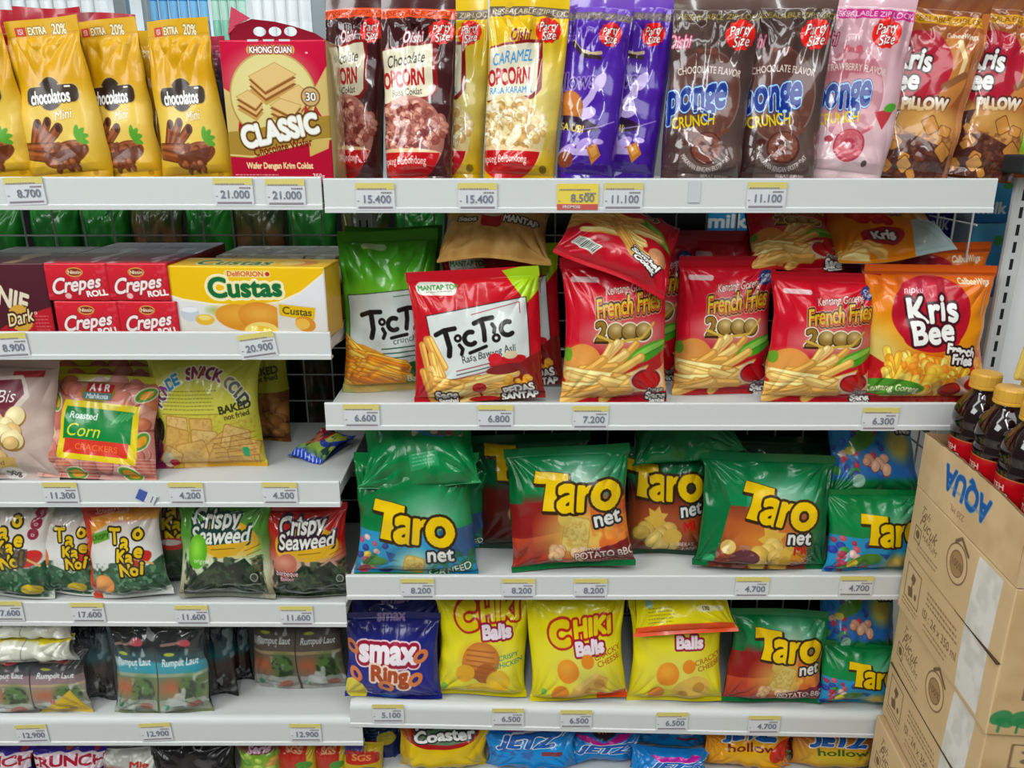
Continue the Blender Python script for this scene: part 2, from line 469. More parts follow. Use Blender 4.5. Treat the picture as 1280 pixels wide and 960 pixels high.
# ------------------------------------------------------------------ packets
def smooth(a, b, x):
    t = np.clip((x - a) / (b - a), 0, 1); return t * t * (3 - 2 * t)
def bag_shape(W, H, T, kind, lean, bend, bv, seed, sb, st, cr, pinch, twist, ff=.55):
    r = np.random.RandomState(seed)
    nw = 9
    dirs = r.rand(nw) * 2 * np.pi; fr = 1.3 + r.rand(nw) * 3.4; ph = r.rand(nw) * 10; wp = r.rand(nw, 3) * 4
    pl = [(r.uniform(2.2, 7), r.rand() * 7, r.rand()) for _ in range(5)]
    cw = r.rand(4) * 6.28; sway = r.uniform(-.014, .014, 4); ck = r.uniform(5, 11, 4); cp = r.rand(4) * 6.28
    n = 240; vv = np.linspace(0, 1, n); al = math.radians(lean) + math.radians(bend) * smooth(bv, min(1, bv + .45), vv)
    cy = np.concatenate([[0], np.cumsum(np.sin(al[:-1]) * H / (n - 1))]); cz = np.concatenate([[0], np.cumsum(np.cos(al[:-1]) * H / (n - 1))])
    def surf(U, V, side):
        s = np.clip((V - sb) / (1 - sb - st), 0, 1); au = np.abs(U)
        if kind == 'pillow':
            tz = (np.clip(4 * s ** .85 * (1 - s ** .85), 0, 1)) ** .55; tx = (1 - au ** 2.6) ** .62
            xw = 1 - pinch * np.sin(np.pi * np.clip(s, 0, 1)) ** .5 * (1 if pinch > 0 else 1)
            lo = 1
        else:                                      # stand-up pouch: deep foot, flat top
            tz = np.minimum(1, .72 + .28 * (s / .06) ** .6) * (1 - s ** 1.5) ** .9; tx = (1 - au ** 3.2) ** .55
            xw = 1 - pinch * (1 - s) ** 1.5
        e = T * tz * tx
        px, py = U * W / .2, V * H / .1
        z = 0
        for i in range(nw):
            a = fr[i] * (px * np.cos(dirs[i]) + py * np.sin(dirs[i])) + ph[i] + .7 * np.sin(wp[i, 0] * px + wp[i, 2]) + .7 * np.sin(wp[i, 1] * py + wp[i, 0])
            q = np.abs((a % 2) - 1)
            z = z + (q * q * (3 - 2 * q) * .5 + q * .5 - .5) / fr[i] ** .8
        edge = np.maximum(np.maximum(au ** 3, (1 - s) ** 3), s ** 3)
        wgt = (.30 + .9 * edge) * np.minimum(1, tz * 3 + .1)
        z = z * .0042 * cr * wgt
        ramp = np.minimum(1, s * (1 - s) * 14)
        for q, (cu, cv) in enumerate(((-1, 0), (1, 0), (-1, 1), (1, 1))):
            ddx, ddy = (U - cu) * W / 2, (V - cv) * H; rr = np.hypot(ddx, ddy) / max(W, H); th = np.arctan2(ddy * (1 - 2 * cv), -ddx * cu)
            z = z + .0030 * cr * np.abs(np.sin(ck[q] * th + cp[q])) * np.exp(-(rr - .22) ** 2 / .02) * ramp * (1 if kind == 'pillow' or cv else .3)
        for f, p, k in pl:
            z = z + .0016 * cr * (np.cos(f * np.pi * U + p)) * (np.exp(-s / .13) * (k * .8 + .2) * (kind == 'pillow') + np.exp(-(1 - s) / .15)) * np.minimum(1, s * (1 - s) * 14)
        wob = .004 * cr * (np.sin(2.3 * U + cw[0]) * smooth(.55, 1, V) + np.sin(2.7 * U + cw[1]) * smooth(.4, 0, V) * (kind == 'pillow'))
        if side > 0: o = e * ff + z + wob + .0003
        else: o = -e * (1 - ff) + z * .5 * 0 + wob - .0003
        x = U * W / 2 * (xw + .014 * np.sin(5.2 * V + cw[2])) + W * (sway[0] * np.sin(3.1 * V + cw[0]) + sway[1] * np.sin(6.5 * V + cw[3]))
        ya = np.interp(V, vv, cy); za = np.interp(V, vv, cz); aa = np.interp(V, vv, al)
        return np.stack([x, ya - np.cos(aa) * o, za + np.sin(aa) * o], -1)
    return surf
COUNT = [0]
def packet(name, label, cat, D, x0, y0, x1, y1, z=None, Y=None, lean=8, roll=0, yaw=0, T=.045, H=None, kind='pillow', bend=0, bv=.55,
           sb=.05, st=.07, cr=1.0, pinch=.075, zipb=None, m='film', group=None, seed=None, parts=True, ff=.55, lift=0, W=None, wrap=0):
    COUNT[0] += 1; seed = COUNT[0] * 7 + 1 if seed is None else seed
    P, C = art(D)
    xm = (x0 + x1) / 2
    if Y is not None: P0 = on_y(xm, y1, Y + T * .5)
    else:
        P0 = on_z(xm, y1, z(xm) if callable(z) else z); P0 = on_y(xm, y1, P0[1] + T * .35)
    if z is not None: P0[2] = z(xm) if callable(z) else z
    P0[0] = (xm - 640) / FPX * fwd(P0)
    P0[2] += lift
    mid = P0 + np.array([0, 0, .06])
    if W is None: W = (x1 - x0) / FPX * fwd(mid) / max(.5, math.cos(math.radians(yaw)))
    if H is None:
        la = math.radians(lean); v0 = (480 - y0) / FPX
        rel = P0 - CAM; up0 = rel[1] * ST + rel[2] * CT; f0 = rel[1] * CT - rel[2] * ST
        uL = math.sin(la) * ST + math.cos(la) * CT; fL = math.sin(la) * CT - math.cos(la) * ST
        H = (v0 * f0 - up0) / (uL - v0 * fL)
    if roll: P0[2] += abs(math.sin(math.radians(roll))) * W * .5 * .9
    surf = bag_shape(W, H, T, kind, lean, bend, bv, seed, sb, st, cr, pinch, 0, ff)
    root = empty(name, P0, label, cat, group, (0, math.radians(roll), math.radians(yaw)))
    U = np.linspace(-1, 1, P.nx); V = np.linspace(1, 0, P.ny)
    bl = lin(P.back).astype(np.float32)
    def piece(pname, v0, v1):
        j0 = int(round((1 - v1) * (P.ny - 1))); j1 = int(round((1 - v0) * (P.ny - 1))) + 1
        if j1 - j0 < 2: return
        g = Grids()
        UU, VV = np.meshgrid(U, V[j0:j1]); g.add(surf(UU, VV, 1), C[j0:j1])
        nb = max(2, (j1 - j0) // 6)
        ub = np.linspace(-1, 1, 26); vb = np.linspace(V[j0], V[j1 - 1], nb); UU, VV = np.meshgrid(ub, vb); g.add(surf(UU, VV, -1), bl, True)
        g.build(pname, M[m], root)
    if not parts: piece('packet_body', 0, 1); return root
    if wrap:
        ws = bag_shape(W * (1 + wrap), H * (1 + wrap * .8), T * 1.5, kind, lean, bend, bv, seed + 3, .05, .05, 2.6, .02, 0, ff)
        g = Grids(); UU, VV = np.meshgrid(np.linspace(-1, 1, 90), np.linspace(1, 0, 90)); g.add(ws(UU, VV, 1), np.float32(.9)); g.build('clear_wrap', M['clear'], root)
    if kind == 'pillow':
        piece('packet_body', sb, 1 - st); piece('top_seal', 1 - st, 1); piece('bottom_seal', 0, sb)
    elif zipb:
        piece('packet_body', 0, zipb[0]); piece('zip_strip', zipb[0], zipb[1]); piece('top_seal', zipb[1], 1)
    else:
        piece('packet_body', 0, 1 - st); piece('top_seal', 1 - st, 1)
    return root

# boxes: printed panels laid on a true box, local origin at the front bottom left corner
def carton(name, label, cat, loc, yaw, w, d, h, front=None, top=None, left=None, side='#888888', m='board', group=None, bulge=0.0, roll=0, tilt=0):
    root = empty(name, loc, label, cat, group, (math.radians(tilt), math.radians(roll), math.radians(yaw)))
    sc = lin(hx(side)).astype(np.float32)
    e = .0012
    def face(o, ex, ey, D, nrm, g):
        bl_ = 0 if nrm[2] else bulge
        if D is None: C = sc; nx = ny = 14
        else: P, C = art(D); nx, ny = P.nx, P.ny
        a = np.linspace(0, 1, nx); b = np.linspace(1, 0, ny); A, B = np.meshgrid(a, b)
        bu = bl_ * (4 * A * (1 - A)) ** .7 * (4 * B * (1 - B)) ** .7
        rd = e * (1 - np.minimum(1, np.minimum(np.minimum(A, 1 - A) * np.linalg.norm(ex), np.minimum(B, 1 - B) * np.linalg.norm(ey)) / .002)) ** 2
        Pp = np.array(o) + A[..., None] * np.array(ex) + B[..., None] * np.array(ey) + np.array(nrm) * (bu - rd)[..., None]
        g.add(Pp, C)
    g = Grids()
    face((0, 0, 0), (w, 0, 0), (0, 0, h), front, (0, -1, 0), g); g.build('front_panel', M[m], root)
    g = Grids(); face((0, 0, h), (w, 0, 0), (0, d, 0), top, (0, 0, 1), g); g.build('top_panel', M[m], root)
    g = Grids(); face((0, d, 0), (0, -d, 0), (0, 0, h), left, (-1, 0, 0), g); g.build('side_panel', M[m], root)
    g = Grids(); face((w, 0, 0), (0, d, 0), (0, 0, h), None, (1, 0, 0), g); g.build('side_panel', M[m], root)
    g = Grids(); face((w, d, 0), (-w, 0, 0), (0, 0, h), None, (0, 1, 0), g); face((0, d, 0), (w, 0, 0), (0, -d, 0), None, (0, 0, -1), g); g.build('back_and_base', M[m], root)
    return root

# ================================================================== printed fronts
W_ = '#f4f4f0'
def party(P, x, y, s, rot=-6):
    P.starburst(x, y, s * .95, '#d8261f', 11, .06, rot=.3); P.ell(x, y, s, s * .85, '#d8261f', -20)
    P.text('Party', x, y - s * .32, s * .6, W_, out=((1.2, '#8d1512'),), sl=.35, rot=rot - 4, wt=.1, sx=.78, jit=6)
    P.text('Size', x + s * .1, y + s * .38, s * .6, W_, out=((1.2, '#8d1512'),), sl=.35, rot=rot - 4, wt=.1, sx=.8, jit=6)

# ---- top left shelf
@design('choco', 114, 191, '#cfa426', k=1.35)
def _(P):
    P.vgrad(((0, '#d2a62c'), (70, '#c99a1a'), (105, '#d9b548'), (191, '#c39417')))
    P.ell(62, 135, 62, 40, '#e0c878', soft=22, a=.75)
    P.rect(0, 17, 114, 21, '#b88a14', a=.5)
    P.rect(14, 8, 30, 18, '#b84238'); P.text('ISI', 22, 13, 6, W_)
    P.text('EXTRA', 46, 13, 8, '#f2ead2', out=((1, '#8a6d22'),), sx=.75, wt=.5)
    P.text('20%', 80, 13, 11, '#f2ead2', out=((1, '#8a6d22'),), sx=.85, rot=3, wt=.5)
    P.ell(58, 88, 21, 21, '#c8a850'); P.ell(58, 88, 19.5, 19.5, '#37281f')
    P.rect(19, 77, 100, 101, '#c8a850', r=9); P.rect(21, 78.5, 98, 99.5, '#37281f', r=8)
    P.ell(58, 88, 17, 17, '#2c1f18')
    P.text('chocolatos', 57, 91, 15, W_, out=((1, '#1a110c'),), sx=.62, wt=.9); P.line([(82, 81), (88, 81)], 2, W_)
    P.text('Mini', 74, 113, 11, W_, out=((1.2, '#c9a648'),), sl=.3, rot=-8, sx=.85)
    for (x, y, a, L) in ((28, 138, -72, 34), (40, 136, -58, 36), (50, 141, -40, 38), (34, 150, 4, 50), (36, 160, 10, 48)):
        c, n = math.cos(math.radians(a)) * L / 2, math.sin(math.radians(a)) * L / 2
        P.line([(x - c, y - n), (x + c, y + n)], 13, '#4a2413'); P.line([(x - c, y - n), (x + c, y + n)], 10.5, '#7c4222')
        P.line([(x - c, y - n - 2), (x + c, y + n - 2)], 3, '#9a5a32'); P.ell(x + c, y + n, 4, 5, '#3a1c0f')
    P.ell(70, 160, 30, 15, '#6b3a20', rot=-14); P.ell(72, 155, 26, 9, '#8a5232', rot=-14); P.blobs(52, 148, 92, 160, 22, 3, 6, ['#7a4426', '#9a6240', '#5a2d17'], 4)
    P.poly([(42, 158), (96, 150), (86, 172), (62, 178)], '#5d3019')
    P.blobs(50, 168, 84, 180, 12, 3, 5, ['#6b3a20', '#8a5232'], 6)
    for a in range(-80, 60, 35): P.ell(86 + 8 * math.cos(math.radians(a)), 142 + 8 * math.sin(math.radians(a)), 8, 3.5, '#5e9a3a', rot=a)
    P.ell(100, 184, 4, 3, '#a87c18')
@design('choco_side', 38, 180, '#bb8f2c', k=1.1)
def _(P):
    P.vgrad(((0, '#cfa63a'), (60, '#b98d26'), (180, '#a87d1e')))
    P.text('20%', 22, 28, 9, '#efe6cc', sx=.8, rot=10); P.ell(20, 108, 4, 8, '#8c3f22', soft=3); P.small(10, 130, 30, 9, 5, '#d8bb70', seed=4)
@design('darkred_top', 120, 60, '#8e1f2c', k=.9)
def _(P):
    P.vgrad(((0, '#a82a38'), (30, '#7c1420'), (60, '#5c0f18')))
@design('purplewrap', 30, 165, '#3a2a52', k=.9)
def _(P):
    P.vgrad(((0, '#a03048'), (35, '#5b2a4a'), (60, '#27304f'), (165, '#241a2c'))); P.small(3, 20, 26, 6, 6, '#d8b8c0', seed=3)
@design('classic', 132, 174, '#b3163a', k=1.45)
def _(P):
    P.vgrad(((0, '#b9173e'), (100, '#a81234'), (174, '#a01030')))
    P.poly([(0, 55), (22, 70), (14, 110), (0, 118)], '#cdb678'); P.poly([(132, 30), (112, 62), (122, 110), (132, 118)], '#cdb678')
    P.ell(63, 66, 55, 53, '#a98c4a'); P.ell(63, 66, 53, 51, '#d8cc8e')
    P.ell(60, 50, 44, 32, '#e2d8a2', soft=18, a=.8)
    def slab(pts, th):
        p = np.array(pts, float)
        for k, c in ((th, '#c09a5a'), (th * .72, '#8c5a30'), (th * .5, '#d6b278'), (th * .24, '#8c5a30')):
            q = p + (0, k); P.poly(q, c)
        P.poly(p, '#dcbf86'); P.line([p[0], p[1], p[2], p[3], p[0]], .8, '#b9935a')
    slab([(16, 66), (32, 58), (50, 70), (40, 80)], 15)
    slab([(34, 42), (68, 26), (94, 40), (54, 60)], 16)
    slab([(70, 66), (96, 52), (112, 66), (96, 84)], 13)
    slab([(58, 76), (72, 68), (98, 76), (86, 90)], 15)
    P.rect(34, 6, 94, 17, '#caa45a', r=5); P.text('KHONG GUAN', 64, 11.5, 7, W_, out=((1.2, '#7c1a24'),), sx=.75, wt=.5)
    P.rect(107, 14, 110, 16, '#f0b8c4')
    P.ell(110, 66, 12, 12, '#6e4a2a'); P.ell(110, 66, 10.5, 10.5, '#c9a878'); P.text('30', 110, 66, 9, W_, out=((1, '#5c3a20'),), wt=.4)
    P.poly([(103, 76), (98, 94), (108, 84)], '#a5343a'); P.poly([(115, 76), (124, 92), (112, 84)], '#a5343a')
    rb = [(0, 108), (30, 106), (66, 98), (100, 92), (132, 88), (132, 118), (112, 120), (70, 130), (30, 140), (0, 138)]
    P.poly(rb, '#a1843c'); P.line([(0, 136), (30, 138), (70, 128), (112, 118), (132, 116)], 2, '#d9c88a')
    P.poly([(104, 118), (130, 116), (128, 128), (104, 138)], '#c9b06a')
    P.text('CLASSIC', 68, 106, 23, W_, out=((3.2, '#5d3c1c'), (1.0, '#cfc6ac')), rot=-11, wt=1.8, sx=.8, jit=2, grow=-.12)
    P.text('Chocolate Wafer', 70, 126, 10, '#6c1c14', rot=-10, wt=.4, sx=.74)
    P.text('Wafer Dengan Krim Coklat', 64, 149, 7, '#eed9a8', sx=.74, wt=.5)
    P.small(5, 160, 62, 3, 3.2, '#e6c8c0'); P.small(90, 165, 126, 2, 3.2, '#e6c8c0'); P.text('350g', 113, 162, 6, W_, sx=.9)

# ---- top right shelf
def zipper(P, y0, y1, col, txt, tcol):
    P.rect(0, y0, P.w, y1, col); P.text(txt, P.w * .55, (y0 + y1) / 2, (y1 - y0) * .55, tcol, sl=.15, sx=1.05)
def popcorn(P, base, zc, ztc, brand, l1, l1c, cornc, l3, bowl='#b3161e'):
    zipper(P, 14, 26, zc, 'RESEALABLE ZIP LOCK', ztc)
    P.text('Oishi', 42, 49, 13, brand, out=((1.2, '#7a1830'),) if brand != '#7a1838' else (), sl=.18, sx=.62, wt=.7)
    P.poly([(6, 66), (66, 56), (70, 110), (62, 120), (6, 126)], '#7d1a1c', grow=4)
    P.poly([(4, 66), (64, 58), (66, 112), (60, 118), (4, 126)], '#e3dcc4', grow=1.5)
    P.text(l1, 33, 75, 13, l1c, rot=-8, sl=.25, sx=.62, jit=6, wt=.3)
    P.text('POPCORN', 26, 98, 18, '#a81e2c', rot=-5, sx=.5, wt=1.2, jit=5)
    P.text(l3, 34, 114, 8, l1c if l1c != '#33302a' else '#4a4038', rot=-4, sx=.7, jit=3, wt=.2)
    P.ell(36, 170, 48, 52, cornc[0], a=.85)
    P.blobs(-10, 128, 84, 190, 150, 3.5, 6.5, cornc, 5, shape='e', edge=cornc[-2]); P.mottle(-8, 130, 82, 186, cornc[-1], 4, .66, .12, 9, .6, 'e')
    P.ell(34, 188, 46, 6, '#e9c8a0'); P.clip = P.aa(P.Y - 187 + (P.X - 34) ** 2 * .003 * 0); P.ell(34, 182, 45, 42, bowl); P.ell(34, 214, 22, 7, '#d0443c', soft=6, a=.5); P.clip = None
    P.text('mpung Berbondong', 30, 197, 9, '#f0d8d0', sx=.6, rot=-2, jit=5, wt=.2)
    party(P, 76, 42, 16)
@design('popchoc', 92, 226, '#3a1417', k=1.35)
def _(P):
    P.vgrad(((0, '#4c2a28'), (30, '#371416'), (226, '#4a2326')))
    popcorn(P, 0, '#d8562a', '#7c2a18', '#e8d8d8', 'Chocolate', '#33302a', ['#b98274', '#a86c60', '#d0a090', '#8c4c44', '#6a2e2c'], 'Rasa Coklat')
@design('popcaramel', 100, 226, '#d9b51f', k=1.35)
def _(P):
    P.vgrad(((0, '#e2c02c'), (26, '#dcb81f'), (120, '#d8bb48'), (190, '#d2b02c'), (226, '#d4ae14'))); P.ell(60, 130, 44, 60, '#dccf8c', soft=24, a=.8)
    popcorn(P, 0, '#6b5a4c', '#d8ccb0', '#7a1838', 'CARAMEL', '#3a8fc8', ['#e2d2a8', '#d6c090', '#efe6cc', '#c9a468', '#a8854e'], 'RASA KARAMEL')
    P.ell(84, 208, 5, 5, '#7a6618')
@design('purplepillow', 88, 226, '#4a2390', k=1.35)
def _(P):
    P.vgrad(((0, '#7d5bb8'), (25, '#6a45ae'), (40, '#4c2496'), (226, '#3f1c84')))
    zipper(P, 22, 32, '#6f6178', 'RESEALABLE ZIP LOCK', '#a89a6a')
    P.text('Oishi', 6, 52, 11, '#8f72c0', sx=.85, sl=.2)
    party(P, 62, 48, 15)
    P.line([(14, 58), (24, 68), (40, 72), (52, 70)], 4, '#c9b494'); P.line([(14, 60), (28, 74), (52, 76)], 5, '#3a2a30')
    P.text('illows', 22, 104, 20, '#2a145c', out=((2, '#8f74c4'),), rot=-6, sx=.8, sl=.15)
    P.line([(54, 100), (44, 122), (30, 138)], 9, '#c4b0e0'); P.ell(56, 104, 6, 12, '#c4b0e0', rot=20); P.ell(42, 142, 11, 7, '#c4b0e0', rot=-20); P.ell(24, 148, 5, 4, '#c4b0e0')
    P.ell(14, 138, 20, 22, '#a0622e'); P.ell(14, 134, 17, 16, '#b9763a')
    P.ell(20, 156, 40, 9, '#271030', rot=6); P.text('RASA UBI', 12, 160, 8.5, '#d6c25a', rot=6, wt=.4)
    P.line([(30, 164), (60, 158), (80, 150)], 1, '#a890d0')
    P.ell(40, 180, 12, 6, '#b49cd8', rot=-30); P.ell(12, 192, 18, 7, '#b49cd8', rot=-35); P.line([(26, 190), (50, 190)], 8, '#c4b0e0'); P.ell(60, 176, 8, 3.4, '#b49cd8')
    P.poly([(44, 184), (58, 178), (66, 192), (54, 204)], '#b97838'); P.poly([(48, 186), (57, 182), (62, 190), (54, 196)], '#d49a58')
    P.ell(14, 200, 12, 10, '#7a3c28')
def sponge(P, dark, lt, ring, cake, zc, ztc, flavour, fc):
    zipper(P, 18, 30, zc, 'RESEALABLE ZIP LOCK', ztc)
    P.text('Oishi', 10, 55, 15, '#d8a0b0', out=((1.5, '#7c1838'),), sl=.15, sx=.6, wt=.9)
    P.ell(48, 120, 45, 56, lt, a=.5); P.ell(48, 120, 43, 54, ring[0], a=.9); P.ell(44, 92, 34, 22, ring[1], soft=14, a=.9)
    P.mottle(8, 120, 90, 172, ring[2], 7, .55, .25, 3, .8, 'e')
    P.ell(42, 72, 12, 7, ring[1]); P.ell(52, 66, 5, 4, cake[1]); P.ell(36, 66, 4, 3, cake[1])
    P.text(flavour, 50, 88, 8, '#d8c8c0', arc=22, sx=.68, wt=.2)
    P.text('Sponge', 31, 118, 38, '#102c7c', out=((2.6, '#16286a'), (1.6, '#a9cfe8')), rot=-10, sx=.55, wt=2.3, sl=.15, jit=3, grow=.1)
    P.text('CRUNCH', 36, 150, 13, '#d6c22c', rot=-8, sx=.68, wt=.5, jit=5)
    P.text('MAKANAN RINGAN EKSTRUDAT', 56, 208, 5.5, '#d8ccc8', arc=-120, sx=.6, wt=.2)
    P.ell(56, 182, 21, 20, cake[0]); P.ell(56, 181, 18.5, 17.5, cake[1]); P.ell(56, 181, 9, 8, cake[0]); P.ell(55, 182, 5, 4, cake[2]); P.mottle(36, 163, 76, 200, cake[2], 4, .62, .2, 5, .6, 'e')
    P.line([(70, 166), (82, 158)], 4, cake[1]); P.ell(28, 176, 6, 4, cake[0])
    P.ell(82, 202, 4, 4, '#5a4c48'); P.text('BERAT BERSIH', 70, 215, 4, '#cfc4c0'); party(P, 84, 46, 19)
@design('spongebrown', 106, 224, '#4e3c38', k=1.35)
def _(P):
    P.vgrad(((0, '#6a5650'), (30, '#463430'), (100, '#4a3a36'), (224, '#64524c')))
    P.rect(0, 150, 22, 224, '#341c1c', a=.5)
    sponge(P, 0, '#a58a80', ['#5e3a32', '#50302a', '#7c5648'], ['#4a241e', '#6e4034', '#8a6054'], '#4a3c36', '#9c8a3c', 'CHOCOLATE FLAVOR', 0)
@design('spongepink', 118, 224, '#cfa9b2', k=1.35)
def _(P):
    P.vgrad(((0, '#e0bcc8'), (30, '#c9a0aa'), (110, '#d2b0b6'), (224, '#dcc0c4')))
    sponge(P, 0, '#e6d0d4', ['#b8808a', '#a8606c', '#c8949a'], ['#a84454', '#c2646e', '#d89aa0'], '#b02a78', '#e6c8d8', 'STRAWBERRY FLAVOR', 0)
    P.poly([(82, 140), (110, 132), (104, 146), (96, 160)], '#b03a44'); P.ell(104, 132, 9, 5, '#57a03c', rot=-20)
@design('krispillow', 110, 222, '#b96c34', k=1.35)
def _(P):
    P.vgrad(((0, '#74482e'), (30, '#9a5c32'), (60, '#9e5e32'), (222, '#8e4e28')))
    for i in range(6): P.line([(i * 22 - 10, 26), (i * 22 + 8, 0)], 7, '#74402a', a=.7)
    zipper(P, 22, 34, '#cf9c36', 'RESEALABLE ZIP LOCK', '#6a4418')
    P.text('CalbeeWings', 80, 46, 6, '#eadfce', sl=.1, wt=.3, sx=.75)
    P.ell(70, 92, 26, 44, '#b97c44'); P.line([(78, 54), (88, 74), (86, 92)], 6, '#ecd0a0')
    P.ell(34, 88, 40, 46, '#a31e34'); P.poly([(8, 122), (60, 122), (30, 146)], '#a31e34')
    P.text('Kris', 26, 78, 24, W_, out=((2.4, '#3d2228'),), sl=.08, sx=.8, wt=1.5, jit=5)
    P.text('Bee', 16, 104, 23, W_, out=((2.4, '#3d2228'),), sl=.05, sx=.85, wt=1.5, jit=5)
    P.text('PiLLOW', 50, 131, 13, '#ece4da', out=((2.2, '#54281f'),), rot=-4, sx=.85, wt=1.4, jit=6)
    P.line([(70, 108), (92, 92)], 9, '#8a5a3c')
    P.ell(40, 150, 60, 16, '#c9a060', soft=8, a=.8)
    P.ell(70, 168, 34, 28, '#c99a58', soft=16, a=.8); P.poly([(0, 176), (40, 168), (110, 190), (110, 222), (0, 222)], '#4a2822'); P.mottle(0, 168, 110, 222, '#7a4c34', 6, .56, .2, 8, .7); P.poly([(0, 146), (22, 140), (14, 176), (0, 178)], '#4a2822')
    r = random.Random(5)
    for i in range(12):
        x, y = r.uniform(8, 96), 152 + 66 * (i + r.random()) / 12; s = r.uniform(7, 12); a = r.uniform(10, 60)
        P.rect(x - s, y - s * .8, x + s, y + s * .8, '#5a3020', r=3, rot=a, a=.8)
        P.rect(x - s * .88, y - s * .7, x + s * .88, y + s * .7, r.choice(['#c28a48', '#c08848', '#d6a262', '#4a2824']), r=3, rot=a)
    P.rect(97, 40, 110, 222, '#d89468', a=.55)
@design('greenpack', 60, 90, '#4f9c2a', k=.8)
def _(P): P.vgrad(((0, '#3f8a22'), (40, '#62b030'), (90, '#b9622c')))

# ---- second right shelf
FRY = ['#dcb876', '#d2a862', '#e3c68c', '#d6ac62', '#c89a52']
TT = {}
def tictic_logo(P, x, y, s, rot=-12, col='#1c1717', w=6.2):
    c, n = math.cos(math.radians(rot)), math.sin(math.radians(rot))
    def T(pts): return [(x + (a * c - b * n) * s, y + (a * n + b * c) * s) for a, b in pts]
    def circ(cx, cy, r, a0=0, a1=360): return T([(cx + r * math.cos(math.radians(t)), cy + r * math.sin(math.radians(t))) for t in range(a0, a1 + 1, 20)])
    def L(p, ww=w): P.line(p, ww * s, col)
    L(T([(-50, -14), (-38, -17), (-24, -16)])); L(T([(-37, -16), (-36, 6), (-39, 16)]), w * 1.15)
    L(circ(-23, -3, 3.6), 3.6); L(T([(-23, 6), (-20, 12), (-23, 18)]), 5)
    L(circ(-7, 1, 8, 60, 300)); L(T([(-12, 19), (10, 16)]), 4.6)
    L(T([(2, -16), (14, -18), (26, -17)])); L(T([(12, -17), (12, -4), (10, 8)]))
    L(T([(24, -9), (26, -4), (24, 1)]), 5); L(circ(25, 9, 4), 3.8)
    L(circ(42, 1, 8.4, 60, 300))
def tictic(P, main, dark, sub, n3, green):
    w = P.w
    P.vgrad(((0, main), (200, dark)))
    P.ell(w * .2, 30, 40, 9, '#f0f0e8' if not green else '#dfe8d0', a=0)
    if green:
        P.vgrad(((0, '#4f9a28'), (30, '#3f8c1e'), (60, '#74b83a'), (200, '#3a7a26')))
        P.line([(20, 66), (150, 60)], 2, '#2c5c1c')
    else:
        P.poly([(120, 4), (166, -4), (166, 30), (150, 46)], '#a9cc2c')
        P.rect(10, 14, 62, 31, '#e6e2da', r=8, rot=3); P.text('MANTAP TOP', 38, 21, 6, '#2f8a3c', sx=.95, wt=.3); P.small(22, 26, 56, 1, 3, '#7a8a7a')
    P.poly([(20, 57), (w - 18, 39), (w - 16, 112), (w - 20, 134), (30, 138)], '#2b1b1c', grow=1.6)
    P.poly([(20, 57), (w - 18, 39), (w - 16, 112), (w - 20, 134), (30, 138)], '#d3d8d6', grow=.4)
    P.line([(78, 57), (w - 26, 44), (w - 26, 58)], 1.1, '#9a3a44')
    tictic_logo(P, 82, 84, 1.0)
    P.text(sub, 98, 107, 9, '#3a3c3a', rot=-11, sx=.78, jit=8, sl=.1, wt=.2)
    for i in range(3): P.line([(56, 128 + i * 5), (112, 117 + i * 5)], 1.3, '#8a2c38' if i != 1 else '#30343c')
@design('ticticred', 166, 172, '#b51726', k=1.4, back='#a31522')
def _(P):
    tictic(P, '#b81828', '#a01522', 'Rasa Bawang Asli', 0, False)
    P.poly([(100, 134), (166, 108), (166, 172), (20, 172)], '#7a1e1c')
    P.sticks(16, 96, 32, 166, 8, 56, 8, 62, 78, FRY, 2); P.sticks(44, 142, 110, 168, 18, 54, 9, -28, 24, FRY, 3); P.sticks(100, 136, 120, 144, 2, 60, 9, -14, -8, FRY, 4)
    P.blobs(118, 140, 154, 164, 26, 3, 6, ['#d8912c', '#c06a24', '#e0a83c'], 6)
    P.ell(122, 118, 24, 7, '#b01a24', rot=-8); P.ell(106, 114, 9, 7, '#c22430'); P.ell(126, 110, 9, 5, '#d8c8a8'); P.ell(120, 128, 26, 7, '#7a1418', rot=-6)
    P.ell(84, 152, 9, 7, '#b01a20'); P.line([(84, 152), (86, 168)], 3, '#a01418'); P.ell(88, 169, 18, 3.5, '#a81c20')
    P.text('Saos', 42, 160, 11, W_, out=((2, '#3c2018'),), sx=.95, wt=1, jit=5); P.text('Sambal', 44, 169, 6, W_, out=((1.6, '#3c2018'),), sx=1, wt=.6)
    P.text('PEDAS', 134, 157, 9.5, W_, out=((2, '#3c2018'),), rot=-8, wt=.9, jit=5); P.text('SANTAP', 134, 167.5, 8.5, W_, out=((2, '#3c2018'),), rot=-3, wt=.8, jit=5)
